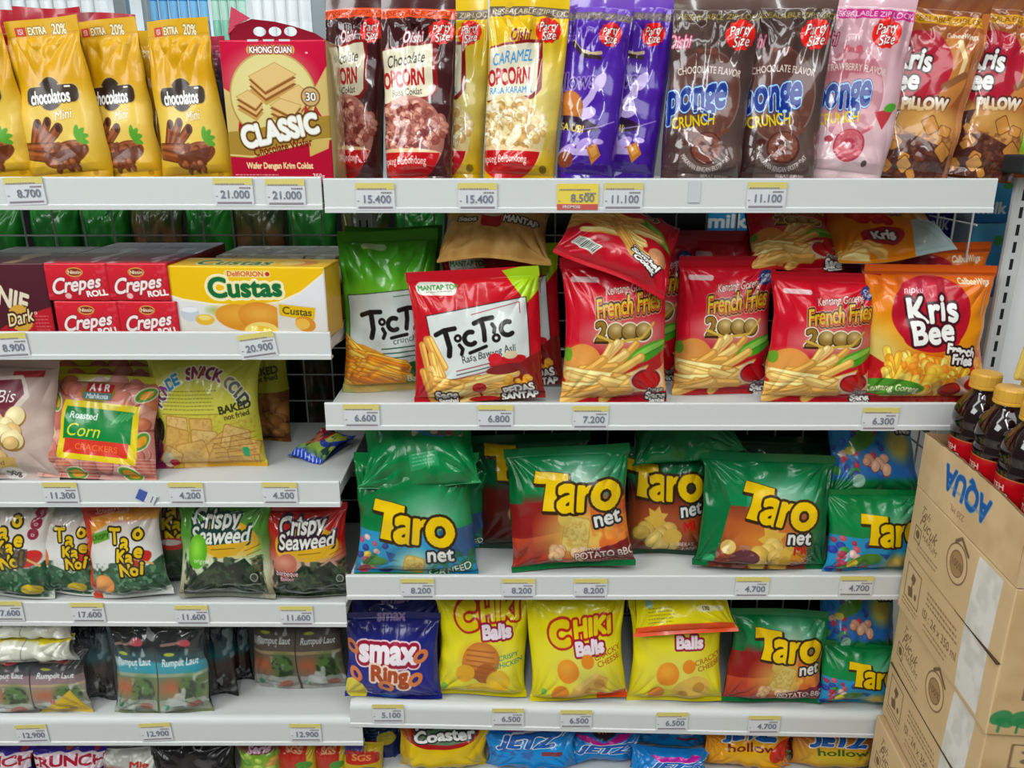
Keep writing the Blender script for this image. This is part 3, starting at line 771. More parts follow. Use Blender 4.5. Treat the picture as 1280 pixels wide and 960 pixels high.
@design('ticticgreen', 126, 212, '#4a9426', k=1.35, back='#3f8220')
def _(P):
    P.vgrad(((0, '#4a9426'), (45, '#3f8a1e'), (75, '#6fb436'), (212, '#4a8a2c')))
    P.rect(30, 20, 62, 30, '#c9dcb8', r=5, rot=6, a=.8)
    P.poly([(8, 84), (126, 74), (126, 190), (8, 160)], '#3a3a34', grow=1.2); P.poly([(8, 84), (126, 74), (126, 190), (8, 160)], '#cdd3d0')
    P.line([(70, 85), (126, 80)], 1.2, '#4a7a4a')
    tictic_logo(P, 76, 118, .98, rot=-4); P.text('crunchy', 86, 139, 8, '#33362f', rot=-9, jit=8, sl=.1)
    for i in range(3): P.line([(52, 152 + i * 6), (122, 146 + i * 7)], 1.6, '#22503c')
    P.poly([(74, 172), (126, 166), (126, 200), (70, 200)], '#1f5c34')
    P.poly([(6, 142), (28, 146), (92, 176), (80, 204), (4, 206)], '#d99a3a')
    OR = ['#e0962e', '#d98726', '#eaaa44', '#c9771e', '#e6b24e']
    P.sticks(6, 144, 24, 206, 40, 46, 7, 20, 48, OR, 3, edge='#a8641c'); P.sticks(24, 160, 66, 200, 34, 54, 8, 8, 26, OR, 4, edge='#a8641c')
    P.text('Bawang', 104, 193, 9, '#dbe8c8', wt=.4, jit=6); P.text('Rasa', 110, 180, 8, '#dbe8c8', wt=.3)
    P.rect(0, 200, 126, 212, '#b8a468', a=.85)
@design('ticticback', 150, 120, '#c9a468', k=1.2, back='#b88c4a')
def _(P):
    P.vgrad(((0, '#d8b678'), (60, '#dab87c'), (120, '#d4ac6c')))
    P.mottle(0, 40, 150, 120, '#b28748', 14, .5, .3, 6, .6)
    P.rect(54, 52, 84, 80, '#a8252a', r=7); P.ell(69, 54, 15, 6, '#d8c8b8'); P.rect(62, 64, 76, 76, '#b8322e')
    P.text('MANTAP', 112, 66, 11, W_, out=((2, '#33261c'),), wt=1, rot=6, sx=.8); P.text('Saos', 34, 64, 10, W_, out=((2, '#33261c'),), wt=.8)
    P.ell(20, 30, 20, 20, '#d8a844', soft=8)
def ff2000(P):
    P.vgrad(((0, '#a01220'), (20, '#b9152a'), (100, '#b3142a'), (165, '#a31424')))
    P.rect(0, 0, P.w, 5, '#8c0f1c', a=.6)
    P.rect(10, 21, 44, 27, '#d8b8b8', r=3, rot=2)
    P.text('Kentang Goreng', 80, 33, 9, '#eadfd6', out=((.9, '#7a1a20'),), rot=-7, sx=.66, jit=6, sl=.2)
    P.ell(116, 24, 11, 9, '#2a3468'); P.text('CHIPS', 116, 22, 4, W_); P.text('NEW', 116, 27, 4, W_)
    P.text('French Fries', 80, 52, 20, '#b5342a', out=((3.6, '#d0b08c'), (2.8, '#43101a'), (.6, '#c9b83a')), rot=-7, sx=.58, wt=1.2, sl=.15, jit=3); P.text('French Fries', 80, 50.6, 20, '#c9b436', rot=-7, sx=.58, wt=.2, sl=.15, jit=3)
    P.ell(76, 84, 46, 15, '#c9b49a', soft=12, a=.9)
    P.text('2', 44, 80, 20, '#8a6a2c', out=((2.4, '#e8e0cc'), (1.2, '#3c2a14')), wt=1.4)
    for x in (62, 80, 98):
        P.ell(x, 81, 12.5, 11.5, '#e8e0cc'); 
    for x in (62, 80, 98):
        P.ell(x, 81, 11, 10, '#4c3a1c'); P.ell(x, 80, 9.6, 8.6, '#8a6f3a'); P.ell(x + 1, 77, 5, 4, '#cdb987', soft=4)
    P.line([(38, 84), (62, 92), (96, 88), (112, 72)], 3, '#c8a850'); P.line([(36, 92), (52, 92)], 3, '#3c2a14')
    P.ell(22, 118, 25, 24, '#cf8c48', rot=20); P.ell(18, 112, 18, 14, '#d99a56', soft=8); P.ell(4, 106, 5, 8, '#6c9a34')
    P.ell(104, 104, 30, 9, '#4c9a2e', rot=-20); P.ell(106, 101, 24, 4, '#8cc05a', rot=-20); P.line([(80, 114), (130, 96)], 1.2, '#2f7020')
    P.sticks(40, 102, 76, 118, 5, 42, 8, -62, -34, FRY, 12); P.sticks(16, 118, 94, 150, 18, 52, 9.5, -38, 18, FRY, 9); P.sticks(14, 146, 80, 155, 5, 54, 10, -24, 10, FRY, 5)
    P.poly([(90, 128), (132, 112), (132, 150), (108, 152)], '#d8a878')
    P.ell(104, 136, 22, 15, '#dcc0a8'); P.ell(104, 136, 19, 12.5, '#7a1018'); P.ell(104, 137, 17, 10.5, '#b3141c'); P.ell(116, 120, 14, 6, '#b01420', rot=-24)
    P.text('Dengan', 116, 148, 4.5, W_, out=((1, '#2c1a14'),)); P.text('Saos', 116, 156, 9, W_, out=((1.8, '#2c1a14'),), wt=.8); P.text('Sambal', 118, 162.5, 4.5, W_, out=((1.2, '#2c1a14'),), wt=.3)
@design('ff2000', 130, 165, '#b3142a', k=1.4, back='#9c1020')
def _(P): ff2000(P)
@design('ff2000low', 130, 165, '#b3142a', k=1.1, back='#9c1020')
def _(P): ff2000(P)
@design('ff2000flat', 150, 200, '#b3142a', k=1.3, back='#9c1020')
def _(P):
    P.vgrad(((0, '#b3142a'), (200, '#a81226')))
    P.text('2000', 84, 40, 22, '#8a6a2c', out=((3, '#e0d4bc'), (1, '#3c2a14')), rot=12, wt=1)
    P.ell(118, 90, 34, 14, '#4c9a2e', rot=35); P.ell(120, 86, 26, 6, '#8cc05a', rot=35)
    P.ell(24, 100, 26, 20, '#cf8c48'); P.sticks(6, 80, 100, 136, 34, 62, 9, -34, 30, FRY, 8); P.sticks(70, 118, 84, 146, 5, 60, 10, 40, 62, FRY, 3)
    P.poly([(100, 110), (150, 100), (150, 160), (122, 158)], '#a81226'); P.ell(124, 138, 14, 18, '#c9926a', rot=-30)
    P.text('Dengan', 100, 142, 6, W_, out=((1.6, '#2c1a14'),), rot=22, wt=.4); P.text('Sambal', 108, 154, 11, W_, out=((2.2, '#2c1a14'),), rot=22, wt=1); P.text('Colek', 108, 166, 10, W_, out=((2.2, '#2c1a14'),), rot=22, wt=1)
    P.rect(14, 160, 48, 178, '#cdd0c8', rot=22)
    for i in range(12): P.rect(17 + i * 2.4, 157 + i * 1.0, 17 + i * 2.4 + (1.4 if i % 3 else .8), 170 + i * 1.0, '#22251f', rot=22)
@design('krisbee', 168, 166, '#d9781c', k=1.4, back='#b0461c')
def _(P):
    P.vgrad(((0, '#b9521c'), (12, '#d26a1e'), (60, '#d98c1c'), (95, '#dd9420'), (115, '#bf3a1c'), (166, '#a31c1c')))
    P.ell(10, 100, 46, 26, '#d8c070', rot=35, soft=16); P.poly([(0, 104), (24, 118), (20, 166), (0, 166)], '#a81a20')
    P.rect(0, 8, 168, 12, '#8e3a14', a=.6)
    P.text('CalbeeWings', 138, 18, 7, '#efe4cc', sx=.75, wt=.4)
    P.ell(82, 56, 54, 44, '#a8182c'); P.ell(82, 84, 40, 17, '#a8182c'); P.ell(70, 26, 26, 11, '#cf5a70', soft=8, a=.5)
    P.text('nipku', 60, 29, 8, '#f0e0e4', sl=.25, jit=8)
    P.text('Kris', 82, 51, 29, W_, out=((3.4, '#3c1420'),), rot=-5, sx=.92, wt=1.8, jit=5, sp=.03)
    P.text('Bee', 82, 77, 26, W_, out=((3.4, '#3c1420'),), rot=-4, sx=1.0, wt=1.7, jit=5, sp=.03)
    P.poly([(40, 112), (70, 104), (120, 110), (140, 130), (130, 160), (24, 160)], '#dd9c34'); P.sticks(24, 116, 130, 156, 56, 34, 9, -125, -55, ['#edc860', '#e6b444', '#f0d67c', '#dd9c34', '#e08a34'], 4, edge='#c0742a')
    P.blobs(40, 110, 120, 158, 40, 5, 9, ['#eccc68', '#e6b848', '#dd8c34'], 8)
    P.text('French', 124, 99, 11, W_, out=((2.6, '#30181c'),), rot=10, wt=1, jit=7); P.text('Fries', 126, 110, 11, W_, out=((2.6, '#30181c'),), rot=6, wt=1, jit=7)
    P.poly([(140, 128), (168, 120), (168, 160), (136, 160)], '#a8281c'); P.blobs(150, 112, 168, 126, 6, 5, 8, ['#d99a4c'], 3)
    P.ell(138, 142, 17, 13, '#d0b0a0'); P.ell(118, 148, 14, 10, '#8c1418'); P.ell(119, 146, 11, 6, '#c0342c'); P.ell(146, 140, 11, 8, '#a81c20')
    P.ell(34, 145, 46, 11, '#4c8a2c', rot=3); P.text('Kentang Goreng', 36, 145, 8, '#e8e8c0', arc=16, sx=.9, wt=.4)
    P.rect(0, 158, 168, 166, '#7c1420', a=.8)
@design('krisflat', 170, 200, '#c8661c', k=1.1, back='#a8b8b4')
def _(P):
    P.vgrad(((0, '#b8321e'), (70, '#c8581c'), (120, '#d9861c'), (200, '#d8881e')))
    P.ell(70, 162, 34, 17, '#9c1626'); P.text('Kris', 72, 160, 15, W_, out=((2, '#3c1420'),), wt=1.4, jit=5)
    P.text('Fries', 96, 118, 12, '#d8a890', out=((1.5, '#4a1418'),)); P.blobs(40, 100, 90, 136, 12, 8, 14, ['#a81c20', '#c03a2c'], 4); P.blobs(110, 96, 160, 130, 10, 8, 12, ['#d99a3c', '#c9842c'], 6)
    P.sticks(10, 174, 60, 190, 10, 40, 8, -10, 20, FRY, 5); P.poly([(120, 140), (170, 120), (170, 200), (112, 200)], '#b4c8c8')

# ---- left boxes
@design('crepes', 80, 52, '#b51c2c', k=1.6)
def _(P):
    P.vgrad(((0, '#c12434'), (52, '#ab1a2a'))); P.mottle(0, 0, 80, 52, '#cf5a62', 9, .66, .15, 4, .5)
    P.ell(40, 12, 10.5, 6.4, '#c9a24a'); P.ell(40, 12, 9, 5, '#7c2a24'); P.text('Nissin', 40, 12, 4.6, '#eadfc0', wt=.2)
    P.text('Crepes', 41, 28, 18, '#f0e4e2', out=((1.5, '#8c2430'),), rot=-8, sx=.8, sl=.35, wt=.9, grow=-.25)
    P.text('ROLL', 64, 41, 7.5, W_, rot=-6, wt=.6); P.ell(28, 45, 4, 4, '#e6b8bc')
@design('crepestop', 80, 60, '#5a4448', k=1.0)
def _(P):
    P.vgrad(((0, '#8c8084'), (10, '#6a5458'), (52, '#5c2a32'), (60, '#a8202e'))); P.mottle(0, 0, 80, 60, '#b8b0b2', 12, .66, .1, 4, .7)
@design('darkbox', 130, 86, '#4a1a24', k=1.4)
def _(P):
    P.vgrad(((0, '#4c1e28'), (86, '#441722'))); P.poly([(84, 62), (130, 50), (130, 86), (40, 86)], '#a81c28')
    P.text('BROWNIE', 44, 30, 21, '#e0d6c0', wt=1.4, sx=.85, rot=14, arc=10)
    P.starburst(88, 63, 16, '#c9a048', 24, .04); P.text('Dark', 88, 62, 14, '#eadcb0', out=((2.2, '#3c1a18'),), rot=-12, sl=.3, wt=.4, sx=.85)
    P.text('o', 109, 56, 5, W_); P.small(107, 60, 126, 6, 4, '#d88a8c', seed=5)
@design('darktop', 130, 60, '#3f1a22', k=.9)
def _(P): P.vgrad(((0, '#5a3a40'), (60, '#3f1820'))); P.mottle(0, 0, 130, 60, '#a08c70', 18, .66, .06, 4, .8)
@design('custas', 214, 102, '#d9cfc0', k=1.5)
def _(P):
    P.img[:] = hx('#d8d8de'); P.vgrad(((40, '#e0e0e4'), (102, '#d8d2c6')))
    P.poly([(0, 0), (214, 0), (212, 10), (180, 36), (150, 50), (110, 56), (60, 54), (20, 48), (0, 42)], '#efe8d0', grow=1)
    P.poly([(0, 0), (214, 0), (212, 8), (180, 34), (150, 48), (110, 53.5), (60, 52), (20, 46), (0, 40)], '#e2b90c')
    P.rect(79, 5, 142, 15, '#e6d080', r=4); P.text('DelfiORION', 108, 10, 6.5, '#b83a44', wt=.2); P.ell(138, 10, 3, 3, '#a82a34')
    P.text('Custas', 106, 29, 25, '#0f6238', out=((4, '#f2ecd0'), (2.2, '#e8dca8')), sx=.98, wt=1.8, sl=-.02, grow=-.12, sp=.01, rot=-1)
    P.ell(27, 68, 13, 11, '#c2c8d0'); P.ell(27, 62, 11, 4, '#e8eaee'); P.ell(47, 76, 13, 8, '#d9b040'); P.ell(47, 73, 9, 4, '#e8d080'); P.ell(60, 62, 8, 5, '#a8b878', soft=4)
    P.ell(96, 72, 34, 19, '#c98a2c', rot=8); P.ell(94, 67, 26, 10, '#dba448', soft=8); P.ell(126, 72, 33, 22, '#c47e24', rot=12); P.ell(124, 66, 26, 12, '#dba44c', soft=9); P.ell(124, 92, 24, 14, '#e6cc78'); P.ell(124, 93, 17, 9, '#e0b83c'); P.blobs(110, 86, 138, 98, 12, 2, 4, ['#ecd88c'], 3)
    P.poly([(148, 50), (200, 56), (194, 102), (146, 94)], '#d4d0c6'); P.poly([(150, 52), (199, 57), (196, 74), (172, 72), (150, 68)], '#d8b01c')
    P.text('Custas', 174, 62, 10, '#4a4a1c', rot=5, wt=.4); P.ell(184, 80, 14, 11, '#c98a34', rot=20); P.ell(180, 80, 10, 8, '#e0b458'); P.small(148, 92, 196, 2, 4, '#5a5a54', h=2)
@design('custastop', 214, 50, '#d9ae14', k=1.1)
def _(P):
    P.vgrad(((0, '#d8b440'), (50, '#dcb114'))); P.text('Custas', 84, 27, 26, '#155c38', out=((2.5, '#e8d890'),), sx=1.0, wt=1.2); P.ell(172, 26, 24, 16, '#c0802c'); P.ell(162, 26, 16, 12, '#e0c070')
@design('brownwrap', 150, 60, '#8a744c', k=.9)
def _(P): P.vgrad(((0, '#b8bcb8'), (14, '#8c7a58'), (60, '#a08448'))); P.mottle(0, 0, 150, 60, '#4a3a2c', 12, .64, .08, 4, .8); P.mottle(0, 0, 150, 60, '#d8dcd8', 14, .66, .08, 9, .8)

# ---- left snack bags
@design('bis', 118, 150, '#c2aea4', k=1.3)
def _(P):
    P.vgrad(((0, '#b49c94'), (150, '#c4b2aa'))); P.rect(66, 14, 104, 22, '#a02c34', rot=-3)
    P.poly([(0, 30), (78, 22), (88, 44), (70, 66), (64, 84), (0, 84)], '#d8c8c0', grow=3); P.poly([(0, 30), (78, 24), (84, 42), (66, 64), (60, 84), (0, 84)], '#651226')
    P.text('Bis', 62, 45, 15, W_, rot=-4, sl=.4, wt=-.2); P.text('Fi', 22, 45, 13, W_, rot=-4, sl=.4)
    P.blobs(0, 62, 78, 120, 26, 9, 16, ['#dcc89a', '#cfb27a', '#e2d0a4', '#c4a064'], 4, edge='#8c6c3c'); P.rect(0, 120, 70, 134, '#c0a262'); P.text('almond', 44, 127, 6, '#4a3a22')
    P.ell(62, 142, 13, 9, '#e0d8d2'); P.text('90g', 62, 142, 7, '#3a3434', wt=.3)
@design('corn', 158, 130, '#b07a70', k=1.4)
def _(P):
    P.vgrad(((0, '#a88878'), (30, '#a86c60'), (100, '#b88078'), (130, '#c8a098')))
    P.rect(0, 0, 158, 9, '#c9c238')
    P.blobs(0, 8, 158, 130, 60, 8, 15, ['#b87468', '#a86458', '#c08a7c', '#b56e50'], 5, edge='#8c4c48')
    for i in range(7): P.line([(0, 106 + i * 4), (158, 103 + i * 4)], 1.2, '#d8b8b0', a=.6)
    for x, y, a in ((144, 24, -30), (10, 70, 60), (143, 82, -50), (128, 122, 20), (55, 124, 0), (18, 36, 60)):
        P.ell(x, y, 15, 9, '#d8d0b8', rot=a); P.ell(x, y, 13.5, 7.5, '#5c8c3c', rot=a); P.ell(x + 1, y, 9, 4.5, '#d89a34', rot=a)
    P.ell(78, 24, 24, 14, '#8c7c34'); P.rect(60, 12, 98, 23, '#a82430', rot=2); P.text('A I R', 79, 17, 9, W_, wt=.5); P.rect(58, 24, 98, 32, '#5c7a88', rot=2); P.text('Mahkota', 78, 28, 6, '#dfe8e6', wt=.3)
    P.rect(30, 36, 140, 108, '#d8c42c', rot=3); P.rect(36, 44, 132, 84, '#157a3c', rot=3); P.rect(38, 83, 128, 101, '#c23c2c', rot=3)
    P.text('Roasted', 64, 53, 8, '#dfe8e2', sx=1.05, wt=.3, rot=3); P.text('Corn', 66, 71, 15, '#d8d44c', sl=.3, sx=1.05, rot=3); P.text('CRACKERS', 84, 92, 7, '#e0783c', sx=1.2, rot=3)
    for i in range(4): P.line([(104 + i * 7, 62 - i * 2), (118 + i * 5, 48)], 3, '#4c9c60')
@design('monde', 134, 136, '#c6c04c', k=1.4)
def _(P):
    P.vgrad(((0, '#b9b648'), (60, '#cfca5c'), (136, '#c2b440')))
    P.poly([(4, 34), (40, 16), (80, 14), (112, 30), (118, 58), (96, 40), (60, 30), (24, 36), (4, 46)], '#d8d07c')
    cols = ['#54487c', '#6a3a72', '#8a3c8c', '#3c8cb0', '#2c8ab8', '#c9c058', '#7c2450', '#8a2a52', '#8c3a3c', '#6a2456', '#7c2a50', '#c9c058', '#8c8468', '#70706c', '#66685c', '#4c5058']
    s = 'MONDE SNACK GOLD'; n = len(s)
    for i, c in enumerate(s):
        t = math.radians(-62 + 124 * i / (n - 1)); P.text(c, 66 + 60 * math.sin(t), 82 - 60 * math.cos(t), 12, cols[i], out=((1.4, '#e8e4c8'),), rot=math.degrees(t) * .8, wt=1, sx=.95)
    P.small(16, 42, 88, 6, 4.2, '#5c5a24', h=1.2, a=.6); P.line([(14, 69), (92, 69)], .7, '#5c5a24')
    P.text('BAKED', 108, 62, 8.5, '#3c3a1e', rot=-10, wt=.6); P.text('not fried', 110, 71, 6, '#3c3a1e', rot=-10, wt=.3)
    P.ell(8, 88, 6, 14, '#2c2a24'); P.poly([(0, 96), (12, 104), (22, 136), (0, 136)], '#7c2454')
    for x, y, s, a in ((32, 86, 15, 4), (30, 100, 16, 12), (64, 88, 15, 2), (66, 104, 17, 6), (88, 112, 18, -34), (104, 100, 16, 20), (112, 116, 18, 18), (50, 120, 19, -10), (22, 120, 12, 30), (84, 126, 17, 30), (106, 128, 16, 8)):
        P.rect(x - s, y - s, x + s, y + s, '#a87c3c', r=3, rot=a); P.rect(x - s + 1, y - s + 1, x + s - 1, y + s - 1, random.Random(x).choice(['#dcbc7c', '#d6b06c', '#cfa862']), r=3, rot=a)
    P.mottle(14, 70, 130, 134, '#b98c4c', 3, .62, .2, 4, .5)
    for i in range(5): P.line([(76, 98 + i * 6), (128, 92 + i * 7)], 1, '#8c5a28', a=.7)
    P.rect(110, 110, 118, 122, '#3c9c6c', r=2); P.ell(18, 124, 8, 10, '#e0d4b8'); P.ell(24, 128, 6, 5, '#b0283c')
    P.rect(60, 132, 134, 136, '#c8980c')
@design('mondelow', 60, 120, '#aca83c', k=1.1)
def _(P):
    P.vgrad(((0, '#a8a440'), (70, '#b0a83c'), (120, '#8a6a2c'))); P.text('LD', 32, 10, 13, '#3c4048', out=((1.4, '#d0cc9c'),), rot=50, wt=1); P.text('BAKED', 34, 34, 8, '#3c3a1e', rot=-8, wt=.6); P.text('not fried', 36, 42, 6, '#3c3a1e', rot=-8, wt=.3)
    P.mottle(8, 60, 60, 118, '#6c3c22', 8, .42, .3, 4, .9); P.blobs(10, 66, 58, 112, 18, 6, 11, ['#8a5a30', '#a06c3c'], 5, edge='#4c2a18')
@design('bluecandy', 92, 46, '#2c4cb0', k=1.5)
def _(P):
    P.vgrad(((0, '#8c9c3c'), (20, '#b8c060'), (36, '#8cac50'), (46, '#2040a8')))
    P.ell(70, 14, 30, 18, '#243c94'); P.ell(68, 14, 22, 12, '#a8b048'); P.ell(34, 16, 26, 13, '#9c2430'); P.ell(26, 24, 18, 9, '#c07c5c'); P.mottle(0, 0, 92, 36, '#22343c', 9, .6, .1, 3, .9)
    P.rect(0, 41, 92, 46, '#2446b0')
    for i in range(9): P.line([(4 + i * 10, 42), (8 + i * 10, 45)], 1.6, '#b8c8e8')

# ---- seaweed
def tao_text(P, x, y, s, rot=6):
    o = ((2.6 * s, '#2c2614'),); c = '#d9b82c'
    for t, dx, dy, z, r in (('T', -26, -6, 21, -6), ('a', -8, 0, 20, 4), ('o', 12, -14, 17, 8), ('K', -14, 21, 17, 0), ('a', 0, 21, 16, 6), ('e', 14, 12, 16, 10), ('N', -8, 41, 17, -4), ('o', 6, 40, 14, 6), ('i', 17, 37, 17, 10)):
        a = math.radians(rot); P.text(t, x + (dx * math.cos(a) - dy * math.sin(a)) * s, y + (dx * math.sin(a) + dy * math.cos(a)) * s, z * s * (1.0 if t.isupper() else 1.12), c, out=o, rot=rot + r, wt=1.3 * s)
def taoko(P, seed, top):
    P.vgrad(((0, top), (10, top), (22, '#cfc4bc'), (60, '#d8d8d4'), (118, '#cfd0ca')))
    w = P.w
    P.poly([(0, 90), (w * .35, 74), (w * .7, 84), (w, 66), (w, 106), (w * .5, 112), (0, 110)], '#3c5c44'); P.mottle(0, 70, w, 112, '#22402c', 9, .5, .2, seed, .8); P.mottle(0, 76, w, 110, '#6c8c70', 6, .66, .1, seed + 2, .8)
    P.ell(w * .76, 66, 16, 9, '#b8342c', rot=-20); P.line([(w * .58, 58), (w * .9, 74)], 2.5, '#d8b070')
@design('taored', 106, 118, '#cfd0ca', k=1.35)
def _(P):
    taoko(P, 4, '#a82430'); P.poly([(0, 0), (106, 0), (106, 8), (60, 12), (20, 30), (8, 60), (14, 118), (0, 118)], '#b8402c'); P.poly([(16, 14), (60, 8), (106, 6), (106, 20), (50, 18), (14, 34)], '#e0a844', a=.8)
    P.text('Seaweed Snack', 44, 8, 5, '#e8d0c8'); P.poly([(14, 34), (40, 28), (40, 40), (16, 46)], '#6c9c3c'); P.text('CRISPY', 27, 37, 5.5, '#2c5c1c', rot=-8, wt=.3)
    tao_text(P, 70, 44, .86); P.ell(26, 96, 13, 13, '#d88a4c'); P.ell(24, 93, 9, 8, '#e8a868', soft=5)
@design('taowhite', 80, 116, '#cfd0ca', k=1.3)
def _(P):
    taoko(P, 9, '#9aa09a'); tao_text(P, 60, 42, .74, 2); P.ell(12, 66, 12, 14, '#c8743c'); P.ell(60, 102, 12, 7, '#c8b03c')
@design('taoleft', 90, 116, '#cfd0ca', k=1.3)
def _(P):
    taoko(P, 14, '#a8aca4'); tao_text(P, 42, 36, .84, -8)
    for i, y in enumerate((14, 26, 38)): P.ell(78 - i * 3, y, 6.5, 6.5, '#8c2a40'); P.text('o', 78 - i * 3, y, 5, W_)
    P.mottle(10, 56, 66, 76, '#4a4440', 8, .55, .1, 4, .8); P.ell(70, 102, 12, 7, '#c8b03c')
@design('taodark', 46, 112, '#6c4a34', k=1.0)
def _(P):
    P.vgrad(((0, '#7c5c3c'), (40, '#8c5040'), (70, '#30442f'), (112, '#2c3c2c'))); tao_text(P, 30, 12, .8, 0); P.ell(24, 54, 18, 8, '#a83a30'); P.ell(22, 52, 12, 4, '#c8c0b8')
def crispy(P, main, acc, leaf, oc):
    P.vgrad(((0, main), (45, main), (80, acc), (122, '#8a7c60'))); w = P.w
    P.ell(w * .52, 48, 46, 24, '#c99c2c'); P.ell(w * .54, 54, 40, 12, '#d6b038', soft=6)
    P.ell(w * .5, 74, 42, 12, acc, soft=8)
    P.text('Crispy', 54, 23, 21, '#dcdcd4', out=((3.4, oc),), rot=-3, sx=.8, sl=.22, wt=1.0); P.text('Seaweed', 60, 42, 18, '#dcdcd4', out=((3.2, oc),), rot=-2, sx=.86, sl=.2, wt=.8)
    P.poly([(26, 55), (100, 48), (82, 64), (58, 68)], '#c9a030'); P.line([(48, 58), (80, 56)], 1, '#6c5418')
    P.poly([(6, 118), (14, 98), (40, 82), (54, 70), (74, 76), (92, 68), (108, 86), (112, 110), (100, 122), (10, 122)], '#232f22'); P.mottle(8, 68, 114, 122, '#3c4c34', 7, .52, .2, 4, .9); P.mottle(8, 70, 112, 122, '#141c14', 9, .55, .2, 7, .8)
    for i in range(7): P.line([(92 + i * 3, 60 + i * 5), (112, 54 + i * 6)], 1, '#7c4c20', a=.8)
    P.ell(102, 92, 5, 5, '#a8a89c'); P.ell(102, 92, 4, 4, '#3c4438')
    P.line([(8, 112), (60, 108)], 1.5, '#8c9488'); P.line([(60, 102), (110, 100)], 1.5, '#8c9488', a=.7); P.rect(0, 117, w, 122, '#a8a89c', a=.7)
@design('crispygreen', 122, 122, '#5c8c3c', k=1.35)
def _(P):
    crispy(P, '#528a34', '#c4ccb0', 0, '#1f3a34'); P.ell(28, 62, 14, 20, '#5ca02c', rot=10); P.ell(26, 58, 8, 12, '#8cc84c', soft=5); P.text('original', 34, 72, 5, '#dfe6d2')
@design('crispyred', 112, 118, '#a82420', k=1.35)
def _(P):
    crispy(P, '#a3221e', '#b8988c', 0, '#33202a'); P.ell(28, 72, 18, 14, '#b06a58', rot=-30); P.ell(26, 68, 10, 6, '#c88c78', soft=4); P.text('barbeque', 30, 82, 6, '#e6dcd8', out=((1, '#5c2030'),)); P.text('flavour', 30, 89, 5, '#e6dcd8', out=((1, '#5c2030'),))
def rumput(P, top, band, body, txt='#dde4e4'):
    w = P.w; P.vgrad(((0, '#0d0e10'), (26, '#101214'), (36, top), (41, top), (44, band), (58, band), (62, body), (112, body)))
    for x0 in (0, w / 2):
        P.ell(x0 + w * .31, 22, 9, 4, '#b04450'); P.line([(x0 + w * .08, 24), (x0 + w * .26, 22)], 3, '#a8887c', a=.8); P.ell(x0 + w * .15, 34, 7, 2, '#a8b040')
        P.text('Rumput Laut', x0 + w * .25, 43, 8, txt, sl=.2, sx=.78, rot=-1, wt=.3); P.rect(x0, 56, x0 + w / 2, 60, '#b8a478', a=.7)
        P.ell(x0 + w * .14, 74, 14, 8, '#a85c3c', soft=7); P.ell(x0 + w * .34, 74, 15, 15, '#4c6c34', soft=7); P.mottle(x0 + w * .2, 60, x0 + w * .48, 92, '#26331f', 7, .5, .2, 4, .9, 'e')
        P.rect(x0 + 2, 88, x0 + w / 2 - 2, 108, '#b8bcb8', r=3, a=.6); P.ell(x0 + 10, 98, 4, 4, '#2c7c5c'); P.small(x0 + 18, 94, x0 + w * .42, 3, 4, '#4c5c58'); P.ell(x0 + w * .36, 98, 9, 5, '#a84c40', a=.6)
    P.rect(w / 2 - .7, 12, w / 2 + .7, 112, '#202020'); P.mottle(0, 0, w, 112, '#c8cccc', 16, .68, .06, 7, .7)
@design('rumputteal', 128, 112, '#1c4c54', k=1.3)
def _(P): rumput(P, '#164048', '#2f8c9c', '#6c7450')
@design('rumputpink', 128, 112, '#5c5458', k=1.3)
def _(P):
    rumput(P, '#4c484c', '#8a7478', '#8c8478'); P.poly([(62, 112), (112, 66), (128, 112)], '#c9ac20'); P.text('#', 88, 84, 8, '#a83c24', wt=.5); P.small(84, 90, 116, 2, 4, '#8a6a18'); 
    for x in (82, 94, 106): P.ell(x, 104, 4, 4, '#a87c28')
@design('rumputgrey', 124, 108, '#5c5650', k=1.3)
def _(P): rumput(P, '#56504c', '#60564e', '#6e6456')
@design('rumputdark', 60, 108, '#1f3438', k=1.0)
def _(P): P.vgrad(((0, '#101214'), (30, '#14282c'), (50, '#1f4a52'), (60, '#33261e'), (108, '#16181a'))); P.mottle(0, 0, 60, 108, '#9aa8a8', 12, .7, .08, 4, .6)
@design('yellowroll', 118, 46, '#d0d0bc', k=1.2)
def _(P):
    P.vgrad(((0, '#b8a828'), (9, '#c9b834'), (12, '#d2d2c2'), (40, '#c4c6ba'), (46, '#a8aca4'))); P.rect(40, 0, 52, 6, '#b8602c'); P.line([(60, 10), (56, 46)], 1, '#6c6c60'); P.mottle(0, 10, 118, 46, '#f0f0e6', 14, .58, .1, 5, .8)

# ---- the green net snacks
def taro_word(P, x, y, s=1.0, rot=6, n=4):
    Y = '#e0bd14'; O = '#33230f'
    c, q = math.cos(math.radians(rot)), math.sin(math.radians(rot))
    def T(pts): return [(x + (a * c - b * q) * s, y + (a * q + b * c) * s) for a, b in pts]
    tee = T([(-56, -24), (-15, -22), (-15, -9), (-28, -10), (-29, 22), (-45, 22), (-42, -11), (-58, -11)])
    P.poly([(a + 1, b + 2) for a, b in tee], O, grow=3.2 * s); P.poly(tee, Y, grow=.6)
    spec = [('a', -12, -1, 46, 2.9), ('r', 9, -1, 46, 2.2), ('o', 37, -5, 47, 3.2)][:n - 1]
    for ch, dx, dy, z, w in spec:
        (px, py), = T([(dx, dy)])
        P.text(ch, px, py, z * s, Y, out=((3.4 * s, O),), rot=rot + (8 if ch == 'o' else 0), wt=w * s, sx=1.04)
    (px, py), = T([(38, 31)])
    if n > 3: P.text('net', px, py, 19 * s, '#e2e2de', out=((2.8 * s, '#26262a'),), rot=rot - 10, wt=1.0 * s, sx=.95, sp=.02)
